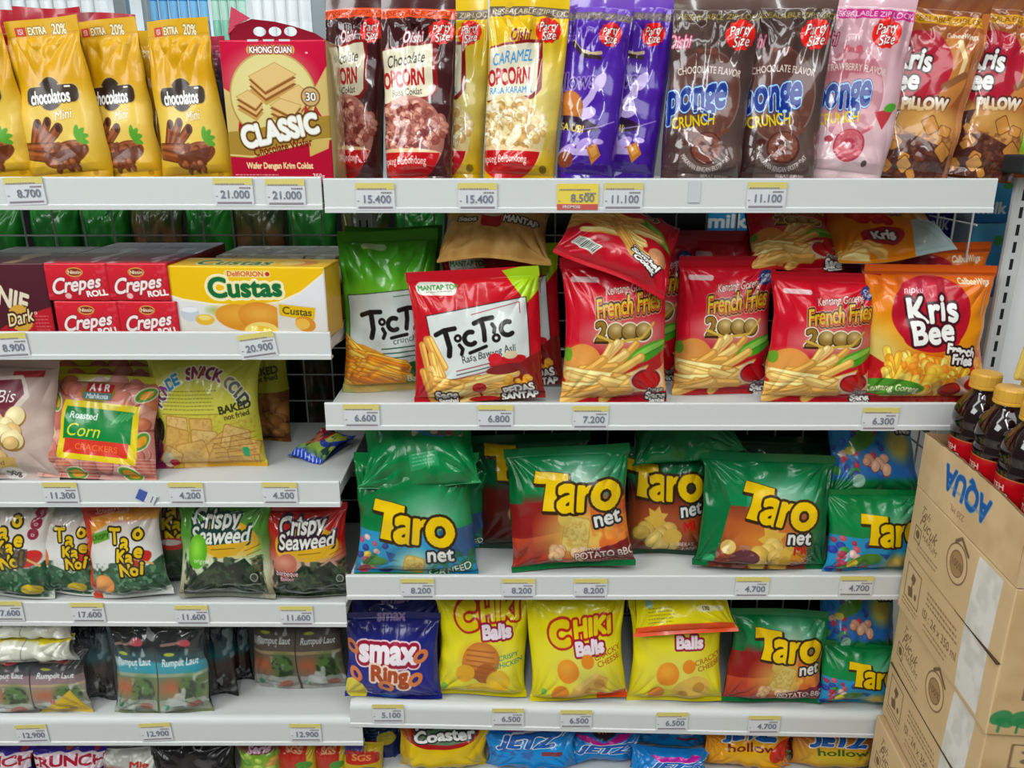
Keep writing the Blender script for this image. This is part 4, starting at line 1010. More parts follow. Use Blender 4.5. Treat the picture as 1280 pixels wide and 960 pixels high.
def netcrisp(P, cx, cy, w, h, a=0): 
    P.rect(cx - w, cy - h, cx + w, cy + h, '#b89a4c', r=6, rot=a); P.rect(cx - w + 1.5, cy - h + 1.5, cx + w - 1.5, cy + h - 1.5, '#d2bc72', r=6, rot=a); P.mottle(cx - w, cy - h, cx + w, cy + h, '#b8964a', 3, .55, .2, 6, .7, 'e')
def taroblue_art(P):
    P.vgrad(((0, '#0b6a37'), (80, '#086b38'), (96, '#1d7d50'))); P.ell(100, 72, 34, 22, '#b4cdbc', soft=20, a=.75)
    P.poly([(0, 88), (30, 90), (60, 96), (156, 84), (156, 152), (0, 152)], '#2c8ab4'); P.vgrad(((96, '#3a94bc'), (152, '#2c7fae')), y0=98, a=.6)
    P.poly([(110, 88), (156, 84), (156, 124), (120, 120)], '#3a4468', a=.75)
    P.blobs(4, 98, 40, 148, 16, 3, 6, ['#a8485c', '#d8b8b0', '#303c78', '#5c8c4c', '#c8b048'], 4); P.ell(24, 130, 16, 7, '#4c8040', rot=-6); P.ell(12, 142, 9, 6, '#b04858'); P.ell(40, 144, 10, 5, '#303c78')
    P.poly([(38, 114), (52, 118), (48, 126), (58, 128), (44, 130)], '#24508c'); P.ell(76, 134, 24, 20, '#d8dca8', soft=10, a=.7); netcrisp(P, 76, 134, 14, 14, 10)
    P.mottle(96, 116, 156, 140, '#2c6c3c', 8, .5, .2, 8, .8); P.text('SEAWEED', 122, 142, 9, '#d8e4d8', out=((1.4, '#2c4c34'),), rot=-16, sl=.1, wt=.3)
    P.rect(0, 149, 156, 152, '#0c6a36')
@design('taroblue', 156, 152, '#086b38', k=1.35, back='#0a5c30')
def _(P): taroblue_art(P); taro_word(P, 78, 82, .98, 8)
@design('taroblue2', 124, 108, '#086b38', k=1.35, back='#0a5c30')
def _(P):
    P.vgrad(((0, '#0d6c38'), (40, '#0f7842'))); P.ell(98, 40, 30, 16, '#a8c4b0', soft=16, a=.7)
    P.poly([(0, 56), (40, 58), (124, 48), (124, 108), (0, 108)], '#2c86b0'); P.blobs(4, 60, 50, 106, 20, 3, 7, ['#8c3448', '#a85060', '#2c3c88', '#c8a8a0', '#3c7c40'], 4)
    P.ell(48, 88, 20, 9, '#4c7c30', rot=-10); P.ell(28, 92, 8, 6, '#c8b848'); P.ell(92, 94, 20, 13, '#c9b060', soft=6); P.poly([(62, 78), (78, 80), (74, 88)], '#24508c'); taro_word(P, 86, 50, .82, 3)
@design('tarobbq', 150, 156, '#086b38', k=1.35, back='#0a5228')
def _(P):
    P.vgrad(((0, '#0c5c30'), (20, '#0d7040'), (50, '#0d6e3c'), (66, '#8a2820'), (90, '#b05030'), (156, '#8c2820'))); P.ell(92, 40, 34, 22, '#b8c8bc', soft=18, a=.8); P.poly([(0, 0), (8, 0), (20, 40), (16, 68), (0, 70)], '#0d5c30')
    P.poly([(0, 66), (70, 60), (70, 100), (0, 110)], '#7c1e1c'); P.ell(92, 104, 46, 34, '#d8b45c', soft=18); P.mottle(104, 70, 150, 140, '#c8602c', 12, .48, .2, 4, .8); P.mottle(120, 50, 150, 140, '#d8843c', 10, .56, .15, 7, .8)
    netcrisp(P, 82, 106, 17, 24, 14); P.ell(70, 84, 9, 9, '#c8ac5c'); P.blobs(50, 124, 94, 140, 10, 6, 9, ['#d8b890', '#cfa880'], 3, edge='#8c5c3c')
    P.poly([(90, 128), (150, 116), (150, 150), (86, 150)], '#701c22'); P.text('Flavour', 98, 125, 6, '#e8d8c8', sl=.2, rot=-4); P.text('POTATO BBQ', 116, 134, 10, '#ecdcd4', out=((1, '#4c1014'),), rot=-4, sx=.85, wt=.4); P.small(92, 142, 142, 2, 4, '#d0a8a0')
    P.rect(0, 148, 150, 156, '#126a3c'); taro_word(P, 88, 54, .98, 4)
@design('tarobbqlow', 130, 130, '#086b38', k=1.0, back='#0a3c20')
def _(P):
    P.vgrad(((0, '#0c4c2a'), (48, '#0d5c34'), (60, '#5c1e18'), (112, '#4c1814'), (130, '#0c4028'))); P.blobs(40, 80, 80, 108, 8, 7, 10, ['#a8805c'], 4, edge='#5c2c20'); taro_word(P, 60, 30, .8, 2)  # darkened barbecue print, the shade is put into its colours
@design('tarobrown', 178, 150, '#086b38', k=1.35, back='#0a4c28')
def _(P):
    P.vgrad(((0, '#0c5430'), (26, '#0d7244'), (64, '#12784a'), (66, '#7c3c26'), (86, '#a0542c'), (150, '#6c3428'))); P.ell(106, 52, 34, 16, '#c0d0c4', soft=16, a=.8)
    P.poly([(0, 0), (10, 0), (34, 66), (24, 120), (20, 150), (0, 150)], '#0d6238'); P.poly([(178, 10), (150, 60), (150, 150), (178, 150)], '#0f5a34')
    P.ell(96, 110, 52, 24, '#c8843c', soft=12, a=.8); P.starburst(96, 106, 17, '#cfa850', 7, .25); P.blobs(70, 112, 112, 146, 8, 11, 14, ['#cfb468', '#c0a050'], 5, edge='#8c6a30'); P.ell(124, 126, 15, 12, '#cfac54'); P.ell(118, 138, 8, 10, '#c09844'); P.ell(36, 118, 10, 9, '#d0b870'); P.ell(60, 132, 20, 12, '#5c3034')
    P.mottle(24, 116, 70, 148, '#a08080', 8, .58, .1, 4, .6); P.ell(136, 130, 12, 8, '#b88030'); P.text('Mi', 138, 118, 13, '#b01c1c', sl=.2, wt=1, rot=-14); P.ell(16, 138, 7, 7, '#3c9c6c'); P.small(130, 136, 160, 3, 4, '#c8c0b8', rot=-.4); taro_word(P, 104, 66, .98, 10)
@design('tarobrown2', 110, 136, '#086b38', k=1.25, back='#0a4c28')
def _(P):
    P.vgrad(((0, '#0c5430'), (30, '#0d6a3e'), (50, '#4a1c1a'), (70, '#8c4426'), (90, '#9c5028'), (136, '#5c2c20'))); P.starburst(36, 84, 14, '#cfa850', 7, .25); P.blobs(16, 94, 64, 122, 9, 10, 13, ['#cfb468', '#c0a050'], 6, edge='#7c5a28'); P.ell(60, 106, 13, 10, '#cfac54')
    P.text('Mi', 82, 92, 12, '#b01c1c', wt=1, rot=-10); P.text('BERAT', 80, 116, 5, '#d8d0c8'); P.text('130g', 84, 124, 7, '#d8d0c8'); P.rect(0, 130, 110, 136, '#123c26'); taro_word(P, 52, 40, .9, 4)
@design('taroflop', 160, 120, '#086b38', k=1.25, back='#0a5c30')
def _(P):
    P.vgrad(((0, '#086b38'), (120, '#0b7440'))); P.poly([(62, 0), (150, 0), (140, 52), (118, 66), (70, 60)], '#2c7cb4'); P.mottle(66, 0, 146, 62, '#a83c44', 12, .52, .1, 4, .85); P.mottle(66, 0, 146, 62, '#3c7c3c', 11, .58, .1, 9, .8); P.mottle(66, 0, 146, 62, '#d8c8c0', 10, .64, .08, 14, .8)
    P.poly([(28, -6), (66, -6), (66, 5), (44, 7), (42, 20), (32, 20), (34, 6), (28, 6)], '#33230f', grow=2.5); P.poly([(28, -6), (66, -6), (66, 5), (44, 7), (42, 20), (32, 20), (34, 6), (28, 6)], '#e0bd14')
    P.ell(124, 44, 7, 7, '#7ca8a8'); P.rect(66, 84, 108, 102, '#2c8a58', rot=-6); P.small(70, 86, 104, 4, 4, '#8cc0a0', rot=-.1)
@design('tarored_flop', 170, 120, '#0c6a38', k=1.1, back='#0a5c30')
def _(P):
    P.vgrad(((0, '#5c2018'), (50, '#6c2a1c'), (62, '#0c6a38'), (120, '#0c6034'))); P.blobs(60, 10, 120, 50, 8, 8, 12, ['#b8805c', '#a86a48'], 4, edge='#4c1c14'); P.rect(14, 30, 26, 52, '#c8b860', rot=20); P.mottle(0, 0, 160, 50, '#b83428', 12, .6, .1, 6, .8); P.ell(36, 66, 8, 9, '#8cb09c')
@design('tarodarkgreen', 150, 80, '#0a4426', k=1.0, back='#08301c')
def _(P): P.vgrad(((0, '#0a3c22'), (80, '#0b4a2a'))); P.text('Taro', 60, 40, 24, '#0f5a34', wt=2)
@design('taroblueflat', 124, 110, '#2c7cb0', k=1.25, back='#0a5c30')
def _(P):
    P.vgrad(((0, '#1a6a40'), (20, '#2c7cb4'), (84, '#2c66a8'), (92, '#0f6a3a'), (110, '#0c5c32'))); P.blobs(2, 16, 70, 86, 34, 3, 8, ['#a83444', '#33407c', '#33407c', '#c8a898', '#3c7c40', '#2c5ca0'], 4); P.blobs(44, 62, 76, 78, 8, 5, 8, ['#d0a890', '#c89880'], 6, edge='#7c4c44')
    P.ell(42, 42, 22, 10, '#4a7c34', rot=-24); P.ell(24, 54, 7, 5, '#c0b84c'); P.ell(96, 46, 20, 20, '#b8ac5c', soft=8); P.text('Taro', 86, 6, 22, '#e0bd14', out=((3, '#33230f'),), wt=2, rot=4); P.text('net', 106, 26, 12, '#e2e2de', out=((2.4, '#26262a'),), wt=1); P.ell(34, 90, 8, 8, '#8cb0a0')

# ---- fourth right shelf
@design('smax', 126, 118, '#1f2272', k=1.4, back='#1a1c60')
def _(P):
    P.vgrad(((0, '#181a52'), (30, '#20246e'), (118, '#22267c'))); P.text('smax', 62, 4, 12, '#7c6c8c', wt=.8)
    P.text('smax', 58, 44, 30, '#ece4ea', out=((6.5, '#e8c8d4'), (4.6, '#8c1c38')), rot=2, sx=.86, wt=2.4)
    P.text('Ring', 60, 75, 21, '#a04a28', out=((3, '#e8d0c0'),), rot=3, sx=.95, wt=1.8, jit=6)
    for x, y, a in ((104, 52, -35), (96, 82, -40), (56, 92, 10), (8, 42, 40), (14, 78, 50)): P.ell(x, y, 11, 8, '#c87a4c', rot=a); P.ell(x, y, 5, 3, '#2c2460', rot=a)
    P.ell(14, 104, 14, 20, '#d8c84c', rot=-25); P.text('rasa', 30, 108, 5, W_); P.ell(58, 112, 16, 5, '#3c7cc0')
def chiki(P, top, chick):
    P.vgrad(((0, '#d6cc1e'), (60, '#dcd21c'), (124, '#d2c418'))); P.ell(66, 84, 46, 34, '#dcd684', soft=22, a=.7)
    x, y = (74, 22) if chick else (78, 40)
    P.text('C', x - 36, y + 2, 25, '#d8c41c', out=((3, '#a8281c'),), wt=3.2, rot=-6)
    P.text('HIKI', x + 8, y - 4, 18, '#dccc1c', out=((2.8, '#a8281c'),), wt=1.8, sp=.02, rot=-4, jit=4); P.text('Balls', x + 4, y + 18, 15, '#e8dce4', out=((2.6, '#8c1c38'),), wt=1.4, rot=-2, jit=5)
@design('chikichicken', 120, 130, '#d6cc1e', k=1.4, back='#cfc21a')
def _(P):
    chiki(P, 0, True); P.ell(58, 76, 26, 24, '#b06c2c'); P.ell(56, 70, 22, 15, '#c98844', soft=8); P.ell(66, 92, 15, 14, '#a05c24'); 
    for i in range(5): P.line([(38, 62 + i * 6), (76, 64 + i * 7)], 2, '#8c4c20', a=.6)
    P.ell(38, 92, 13, 12, '#d8a428'); P.ell(84, 102, 16, 15, '#d8ac2c'); P.ell(82, 98, 10, 8, '#e4c450', soft=5); P.ell(60, 112, 20, 7, '#d8b83c')
    P.text('CRISPY', 96, 70, 6, '#4c8c6c', rot=-10, wt=.2); P.text('CHICKEN', 97, 79, 6, '#4c8c6c', rot=-8, wt=.2); P.ell(12, 114, 4, 5, '#7cb04c')
@design('chikicheese', 128, 130, '#d6cc1e', k=1.4, back='#cfc21a')
def _(P):
    chiki(P, 0, False); P.poly([(0, 0), (60, 0), (56, 6), (0, 8)], '#d86424')
    P.ell(50, 86, 15, 15, '#d88a24'); P.ell(48, 82, 10, 9, '#e4a43c', soft=5); P.ell(78, 74, 9, 9, '#d88a24'); P.ell(38, 114, 12, 11, '#d08424'); P.poly([(48, 122), (56, 106), (88, 88), (104, 96), (100, 116), (80, 124)], '#cfa854'); P.poly([(56, 106), (88, 88), (94, 90), (64, 112)], '#dcc070'); P.ell(92, 104, 8, 7, '#b88c3c'); P.ell(76, 114, 5, 4, '#b88c3c')
    P.text('CRACKY', 106, 66, 6.5, '#a8602c', rot=-14, wt=.2); P.text('CHEESE', 107, 75, 6.5, '#a8602c', rot=-12, wt=.2); P.ell(16, 112, 4, 5, '#7cb04c'); P.rect(88, 118, 128, 130, '#cf4c20')
@design('chikicheese2', 120, 130, '#d6cc1e', k=1.4, back='#cfc21a')
def _(P):
    P.vgrad(((0, '#d6cc1e'), (130, '#d2c418'))); P.ell(60, 84, 46, 34, '#dcd684', soft=22, a=.7); P.text('Balls', 74, 46, 14, '#e8dce4', out=((2.6, '#8c1c38'),), wt=1.2)
    P.ell(46, 86, 15, 16, '#d88a24'); P.ell(44, 82, 10, 9, '#e4a43c', soft=5); P.ell(74, 76, 9, 9, '#d88a24'); P.ell(34, 114, 11, 11, '#d08424'); P.ell(78, 108, 26, 18, '#d6b458', rot=-20); P.ell(88, 104, 8, 7, '#b88c3c'); P.ell(68, 114, 6, 5, '#b88c3c'); P.text('CRACKY', 100, 68, 6.5, '#a8602c', rot=-14, wt=.2); P.text('CHEESE', 102, 77, 6.5, '#a8602c', rot=-12, wt=.2)
@design('chikiflop', 136, 100, '#d6cc1e', k=1.35, back='#cfc21a')
def _(P):
    P.vgrad(((0, '#d2c41c'), (88, '#d8cc1c'), (89, '#d9541c'), (100, '#d04c18'))); P.ell(70, 46, 20, 8, '#e0c8a0'); P.ell(18, 60, 6, 6, '#9cc0a0'); P.small(16, 66, 52, 5, 4.5, '#6c6420'); P.ell(98, 70, 13, 5, '#e6e0b0'); P.ell(116, 70, 8, 4, '#e6e0b0'); P.text('170', 98, 70, 5, '#4c4c3c', wt=.3)

# ---- bottom row
@design('coaster', 112, 120, '#d6b816', k=1.3, back='#c0a010')
def _(P):
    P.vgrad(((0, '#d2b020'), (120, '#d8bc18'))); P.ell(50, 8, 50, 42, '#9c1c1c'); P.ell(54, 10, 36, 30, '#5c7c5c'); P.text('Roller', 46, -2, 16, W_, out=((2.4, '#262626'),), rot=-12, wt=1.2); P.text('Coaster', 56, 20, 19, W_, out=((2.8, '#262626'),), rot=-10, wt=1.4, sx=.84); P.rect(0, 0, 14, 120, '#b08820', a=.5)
def jetz(P, y, x=60, s=1, c='#2464b0', rot=0):
    P.text('JETZ', x, y, 24 * s, c, out=((3.2 * s, '#dfe6ee'), (1.4 * s, '#1c3c78')), sl=.28, sx=1.0, wt=1.0 * s, rot=rot, grow=.25)
@design('jetzblue', 116, 120, '#1c84c4', k=1.3, back='#1668a0')
def _(P):
    P.vgrad(((0, '#1c6cb4'), (40, '#1c8ccc'), (120, '#1a7cc0'))); P.rect(28, 0, 70, 8, '#a0287c'); P.line([(110, 0), (100, 16)], 2, '#d8e0e8'); jetz(P, 24, 56); P.mottle(0, 40, 60, 70, '#3c5c9c', 7, .56, .1, 4, .8); P.rect(72, 50, 100, 62, '#7c3c48')
@design('jetzpink', 106, 130, '#1c84c4', k=1.3, back='#1668a0')
def _(P):
    P.vgrad(((0, '#1c3c6c'), (14, '#1c5ca0'), (50, '#1c84c4'), (130, '#1a78bc'))); P.poly([(10, 10), (30, 18), (54, 34), (74, 20), (96, 12), (80, 34), (56, 46), (30, 36)], '#b01c84'); P.poly([(34, 0), (76, 0), (70, 18), (56, 28), (40, 18)], '#2c2430'); P.text('STICK', 58, 8, 7, '#c8843c', wt=.4); jetz(P, 56, 58)
@design('jetzmag', 110, 110, '#1c84c4', k=1.3, back='#1668a0')
def _(P):
    P.vgrad(((0, '#1c6cac'), (110, '#1c84c4'))); P.poly([(24, 20), (96, 16), (90, 36), (60, 44), (34, 36)], '#a8248c'); jetz(P, 52, 66)
@design('hollow', 116, 110, '#d0841c', k=1.3, back='#b86c14')
def _(P):
    P.vgrad(((0, '#d07c1c'), (110, '#d8901c'))); P.ell(60, 50, 50, 40, '#d8a828', soft=24); jetz(P, 5, 62, .95); P.text('hollow', 62, 34, 18, '#6c1c1c', sx=.95, wt=.8); P.ell(104, 46, 16, 30, '#b83020', rot=20)
@design('hollowgreen', 112, 110, '#c8702c', k=1.3, back='#b86c14')
def _(P):
    P.vgrad(((0, '#bc642c'), (110, '#c8842c'))); P.ell(54, 60, 50, 40, '#c8b03c', soft=24); jetz(P, 12, 60, .95); P.text('hollow', 62, 41, 18, '#3c5c1c', sx=.95, wt=.8); P.ell(12, 4, 8, 5, '#5c8c3c')
@design('crunch', 112, 100, '#3a2c84', k=1.3, back='#2c2064')
def _(P):
    P.vgrad(((0, '#40308c'), (100, '#33267c'))); P.poly([(0, 20), (112, 10), (112, 56), (0, 64)], '#e0d0d8'); P.text('CRUNCH', 54, 34, 24, '#9c1c34', rot=-5, sx=.85, wt=1.6); P.ell(56, 6, 6, 5, '#b85c40'); P.ell(98, 4, 5, 6, '#a83c40')
@design('blacksnack', 130, 90, '#1c1a1c', k=1.1)
def _(P): P.mottle(0, 0, 130, 90, '#4c4a4c', 20, .66, .06, 4, .8); P.line([(60, 0), (80, 14), (84, 0)], 1.2, '#a8a8a8')
@design('whitesnack', 90, 90, '#b0b0a8', k=1.1)
def _(P): P.mottle(0, 0, 90, 90, '#d8d8d0', 16, .55, .1, 4, .9); P.text('Mie', 62, 34, 14, '#a83c34', wt=1); P.ell(20, 50, 20, 12, '#8c5c50', soft=6)
@design('seris', 62, 90, '#8c9c3c', k=1.2)
def _(P): P.vgrad(((0, '#7c2c44'), (14, '#6c5c3c'), (20, '#7ca03c'), (90, '#8cb04c'))); P.text('Seris', 34, 12, 12, '#d8b8c8', out=((2, '#6c1c38'),), wt=1, sl=.2, rot=-3); P.blobs(4, 24, 58, 84, 16, 5, 9, ['#a8c060', '#c0904c', '#5c8c3c'], 4)
@design('sgsred', 56, 90, '#a83424', k=1.2)
def _(P): P.vgrad(((0, '#a02c20'), (90, '#b84430'))); P.rect(6, 2, 44, 30, '#b03024'); P.text('SGS', 26, 12, 10, '#d8a078', wt=.8); P.rect(44, 0, 56, 90, '#c8b040'); P.ell(40, 44, 12, 9, '#4c8c34'); P.ell(14, 48, 9, 8, '#a83428'); P.ell(24, 60, 12, 9, '#d8d0b0')
@design('redyellow', 54, 90, '#b89824', k=1.2)
def _(P): P.vgrad(((0, '#b8a030'), (90, '#c0a028'))); P.ell(10, 12, 18, 16, '#4c4488', soft=3); P.rect(4, 16, 50, 42, '#a83020', r=4, rot=-3); P.text('SGS', 26, 28, 11, '#d88c5c', wt=.6); P.ell(30, 60, 20, 12, '#2c4c88')
@design('darkblue', 60, 90, '#1c2c5c', k=1.1)
def _(P): P.vgrad(((0, '#1a2848'), (90, '#22346c'))); P.ell(40, 30, 14, 12, '#c8b440'); P.ell(20, 44, 8, 12, '#8c2c34'); P.small(6, 6, 50, 5, 6, '#5c8c9c')
@design('oppgreen', 90, 110, '#1f5a24', k=.8, back='#1c4c20')
def _(P): P.vgrad(((0, '#1c6424'), (110, '#184c20'))); P.mottle(0, 0, 90, 110, '#2f7c34', 16, .58, .2, 4, .8); P.ell(40, 70, 20, 14, '#6c4c2c', soft=8)
@design('oppbrown', 90, 110, '#5c4028', k=.8, back='#4c3420')
def _(P): P.vgrad(((0, '#2c4c28'), (40, '#6c4c30'), (110, '#54382a'))); P.mottle(0, 0, 90, 110, '#2c3c28', 20, .55, .2, 7, .8)
@design('milkblue', 70, 96, '#1c3c84', k=1.0)
def _(P): P.vgrad(((0, '#2c5ca0'), (30, '#1c3478'), (96, '#1c3070'))); P.text('milk', 36, 44, 20, '#dfe6ee', wt=1); P.small(8, 70, 60, 3, 6, '#b8c8dc')
@design('milkcyan', 70, 96, '#3c94c4', k=1.0)
def _(P): P.vgrad(((0, '#6cb4d4'), (50, '#3c9ccc'), (96, '#2474b0'))); P.text('milk', 30, 66, 22, W_, wt=1.4); P.ell(54, 22, 9, 7, '#4c9c4c')
@design('milkwhite', 70, 96, '#c9d0cc', k=.9)
def _(P): P.ell(36, 50, 20, 30, '#b8b0b0', soft=14); P.text('milk', 36, 24, 14, '#8c8c94', wt=.6)
# ---- kraft cartons: side face in centimetres x 6
INK = '#7a634c'
@design('kraftside', 171, 122, '#d8be98', k=1.7)
def _(P):
    P.mottle(0, 0, 171, 122, '#cbb089', 22, .5, .4, 3, .35)
    # round fruit mark and lettering of the upper half
    P.text('Teh', 28, 15, 8, INK, rot=8, sl=.3, jit=6); P.text('Pucuk', 38, 25, 11, INK, rot=8, sl=.3, wt=.2, jit=6, sx=.9); P.text('HARUM', 44, 36, 6, INK, rot=6, sl=.2); P.small(22, 46, 66, 2, 4, INK, h=1.4)
    P.rect(12, 32, 26, 46, INK); P.rect(13.2, 33.2, 24.8, 44.8, '#d8be98'); P.ell(19, 39, 4, 4, INK)
    P.ell(92, 26, 17, 17, INK); P.ell(92, 26, 15.6, 15.6, '#d8be98'); P.ell(92, 26, 11, 11, INK); P.ell(92, 26, 10, 10, '#a98b66'); P.line([(84, 10), (92, 4), (106, 12)], 3, INK); P.text('100%', 92, 26, 6, INK, wt=.2)
    P.rect(0, 60.4, 171, 61.8, '#6a523a', a=.4)
    P.rect(10, 70, 42, 104, INK, r=1); P.rect(11.3, 71.3, 40.7, 102.7, '#d8be98', r=1); P.rect(22, 76, 30, 84, INK, rot=20); P.line([(26, 82), (24, 92)], 2, INK); P.rect(18, 90, 28, 99, INK, rot=-15); P.ell(34, 94, 2.4, 3, INK)
    P.small(8, 107, 44, 2, 4, INK, h=1.5)
    P.small(56, 74, 116, 3, 5, INK, h=2, seed=6); P.text('ISI : 24 x 350 ml', 84, 96, 8, INK, sx=.85, wt=.2); P.small(56, 105, 104, 2, 5, INK, h=1.6, seed=8)
    P.rect(120, 3, 155, 118, '#e8e6e0')
    P.mottle(120, 3, 155, 118, '#c9c6be', 14, .6, .2, 8, .5)
@design('kraftfront', 150, 122, '#cbb089', k=1.5)
def _(P):
    P.mottle(0, 0, 150, 122, '#98794f', 22, .5, .4, 3, .3)
    P.rect(12, 70, 44, 90, INK); P.rect(13.2, 71.4, 43, 88.6, '#cbb089')
    for i in range(12): P.rect(15 + i * 2.3, 73, 15 + i * 2.3 + (1.4 if i % 3 else .8), 87, INK)
    P.text('8 99', 26, 94, 4, INK)
    for i in range(9): P.ell(5 + i * 8, 106, 4.4, 7, '#2f7c4c', rot=20, a=.85); P.ell(7 + i * 8, 110, 3.6, 5, '#2f7c4c', rot=-30, a=.8); P.line([(5 + i * 8, 112), (5 + i * 8, 119)], 1.2, '#2f7c4c')
@design('kraftfront2', 150, 122, '#cbb089', k=1.5)
def _(P):
    P.mottle(0, 0, 150, 122, '#98794f', 22, .5, .4, 5, .3); P.rect(12, 8, 34, 30, INK, r=1); P.rect(13.2, 9.2, 32.8, 28.8, '#cbb089', r=1); P.ell(22, 15, 5, 2.4, INK); P.ell(20, 23, 3, 2.4, INK); P.line([(24, 15), (28, 20)], 1.6, INK); P.small(8, 34, 36, 2, 3.6, INK, h=1.4)
@design('trayside', 171, 50, '#dcc29c', k=1.7)
def _(P):
    P.mottle(0, 0, 171, 50, '#ad8f69', 22, .5, .4, 3, .3); P.text('AQUA', 80, 21, 19, '#2c5f9c', out=((.8, '#8ca4b8'),), rot=180, sx=.92, wt=1.2); P.line([(52, 26), (110, 26)], 2.4, '#6c94bc', a=.5); P.text('220 ML', 74, 41, 5, INK, rot=180, sx=1.1)
@design('tealabel', 190, 64, '#b5151f', k=1.1)
def _(P):
    P.vgrad(((0, '#c49a58'), (2.5, '#b5151f'), (64, '#a8121c')))
    for x in (36, 131):
        P.text('TEH', x, 16, 8, '#ead8c8', rot=-4, wt=.4); P.text('PAS', x + 2, 30, 12, W_, out=((1.4, '#6c1018'),), rot=-4, wt=1); P.ell(x - 12, 44, 8, 7, '#c8a868'); P.ell(x - 12, 44, 5, 4, '#7c2420')

# ================================================================== the shop around the shelves
def plain(name, m, x0, y0, z0, x1, y1, z1, kind='structure'):
    o = MB().box(x0, y0, z0, x1, y1, z1).build(name, m); tag(o, kind=kind); return o
plain('floor', M['floor'], -4, -4.5, -0.05, 4, 4.2, 0)
plain('ceiling', M['white'], -4, -4.5, 3.0, 4, 4.2, 3.05)
plain('wall_back', M['white'], -4, 4.1, 0, 4, 4.2, 3.0)

# ---- shelving: uprights, wire backs, shelves
BACK = 0.295
def upright(x, label, h=1.62):
    t = empty('gondola_upright', (x, BACK + .02, 0), label, 'shelf post', 'posts of the shelving')
    MB().box(-.014, -.012, 0, .014, .028, h).build('post', M['steel'], t, bevel=.002)
    MB().box(-.011, -.0128, .05, .011, -.0119, h - .02).build('slot_strip', M['slots2'], t)
    MB().box(-.03, -.31, 0, .03, .03, .05).build('foot', M['steel'], t, bevel=.003)
upright(-.256, 'white slotted post between the two shelf bays, behind the green crisps', 1.50)
upright(-1.165, 'white slotted post at the far left end of the shelves', 1.50)
upright(.664, 'white slotted post behind the right end of the shelves', 1.66)
def wire_back(x0, x1, z0, z1, label, y=BACK):
    t = empty('wire_back_panel', ((x0 + x1) / 2, y, z0), label, 'wire panel', 'wire back panels')
    w = (x1 - x0) / 2; h = z1 - z0
    g = MB(); n = int((x1 - x0) / .05)
    for i in range(n + 1): g.rod((-w + i * (2 * w) / n, 0, 0), (-w + i * (2 * w) / n, 0, h), .0016)
    for k in range(int(h / .05) + 1): g.rod((-w, -.003, k * .05), (w, -.003, k * .05), .0016)
    g.build('wire_grid', M['wire'], t)
    f = MB()
    for a, b in (((-w, 0, 0), (w, 0, 0)), ((-w, 0, h), (w, 0, h)), ((-w, 0, 0), (-w, 0, h)), ((w, 0, 0), (w, 0, h))): f.rod(a, b, .003, 8)
    f.build('frame', M['wire'], t)
wire_back(-1.145, -.275, .30, 1.43, 'grey wire grid behind the left bay of shelves')
wire_back(-.237, .645, .30, 1.43, 'grey wire grid behind the right bay of shelves')
def board(x0, x1, z0, z1, label):  # added dark sheets in place of shade, blocking light from the next aisle
    o = MB().box(x0, BACK + .05, z0, x1, BACK + .056, z1).build('shade_board', M['shade_dark']); tag(o, label, 'shade board')
board(-1.14, -.30, .05, .872, 'added dark board standing in for shade at the back of the lower left shelves')
board(-.285, .64, .05, 1.13, 'added dark board standing in for shade at the back of the lower right shelves')
board(-.05, .345, 1.135, 1.43, 'added dark board standing in for shade behind the red and white crisps bags')
board(.345, .445, 1.135, 1.328, 'small added dark board standing in for shade under the light blue carton behind the wires')
board(.445, .64, 1.135, 1.43, 'added dark board standing in for shade behind the orange crisps bags')

def shelf(x0, x1, ztop, h, label, roundn=False, tilt=0, lip_only=False):
    t = empty('gondola_shelf', (x0, 0, ztop), label, 'shelf', 'shop shelves', (0, math.radians(tilt), 0))
    w = x1 - x0; dk = -.012
    r = .011 if roundn else .0025
    p = []
    for i in range(7):
        a = math.pi / 2 + i / 6 * math.pi / 2; p.append((r + r * math.cos(a), -r + r * math.sin(a)))
    p += [(0.0, -h + .0075), (-.0018, -h + .006), (-.0018, -h), (.012, -h), (.012, -h + .003), (.0035, -h + .006), (.0035, -.020), (.014, -.020), (.014, -.0145), (r + .004, -.0145), (r + .004, -.0005)]
    MB().prism_x(p, 0, w).build('price_rail', M['steel'], t)
    MB().box(.002, .0145, dk - .018, w - .002, BACK - .006, dk).build('shelf_board', M['deck'], t, bevel=.0015)
    for xx in (.004, w - .007):
        b = MB(); pr = [(.05, dk - .02), (BACK - .008, dk - .045), (BACK - .008, dk - .018), (.05, dk - .018)]
        b.prism_x(pr, xx, xx + .003).build('bracket', M['steel'], t)
    return t
ZL = dict(R1=1.461, R2=1.145, R3=.861, R4=.622, R5=.47, L1=1.463, L2=1.251, L3=1.021, L4=.816, L5=.592, L6=.45)
Z = {k: v - .012 for k, v in ZL.items()}
TILT4 = 1.5
Z['R4'] = lambda px: ZL['R4'] - .010 - ((px - 437) / 658 * .87) * math.tan(math.radians(TILT4))
shelf(-.2515, .647, ZL['R1'], .045, 'top shelf of the right bay, under the popcorn and chocolate pouches')
shelf(-.272, .645, ZL['R2'], .041, 'shelf under the red crisps bags in the right bay')
shelf(-.259, .645, ZL['R3'], .041, 'shelf under the front row of green net snacks')
shelf(-.267, .645, ZL['R4'], .044, 'slightly sloping shelf under the yellow cheese ball bags', True, TILT4)
shelf(-.262, .645, ZL['R5'], .05, 'lowest shelf of the right bay, under the blue and orange bags')
shelf(-1.16, -.2545, ZL['L1'], .043, 'top shelf of the left bay, under the yellow pouches')
shelf(-1.16, -.257, ZL['L2'], .040, 'shelf under the biscuit boxes in the left bay')
shelf(-1.16, -.259, ZL['L3'], .041, 'shelf under the corn cracker bags in the left bay')
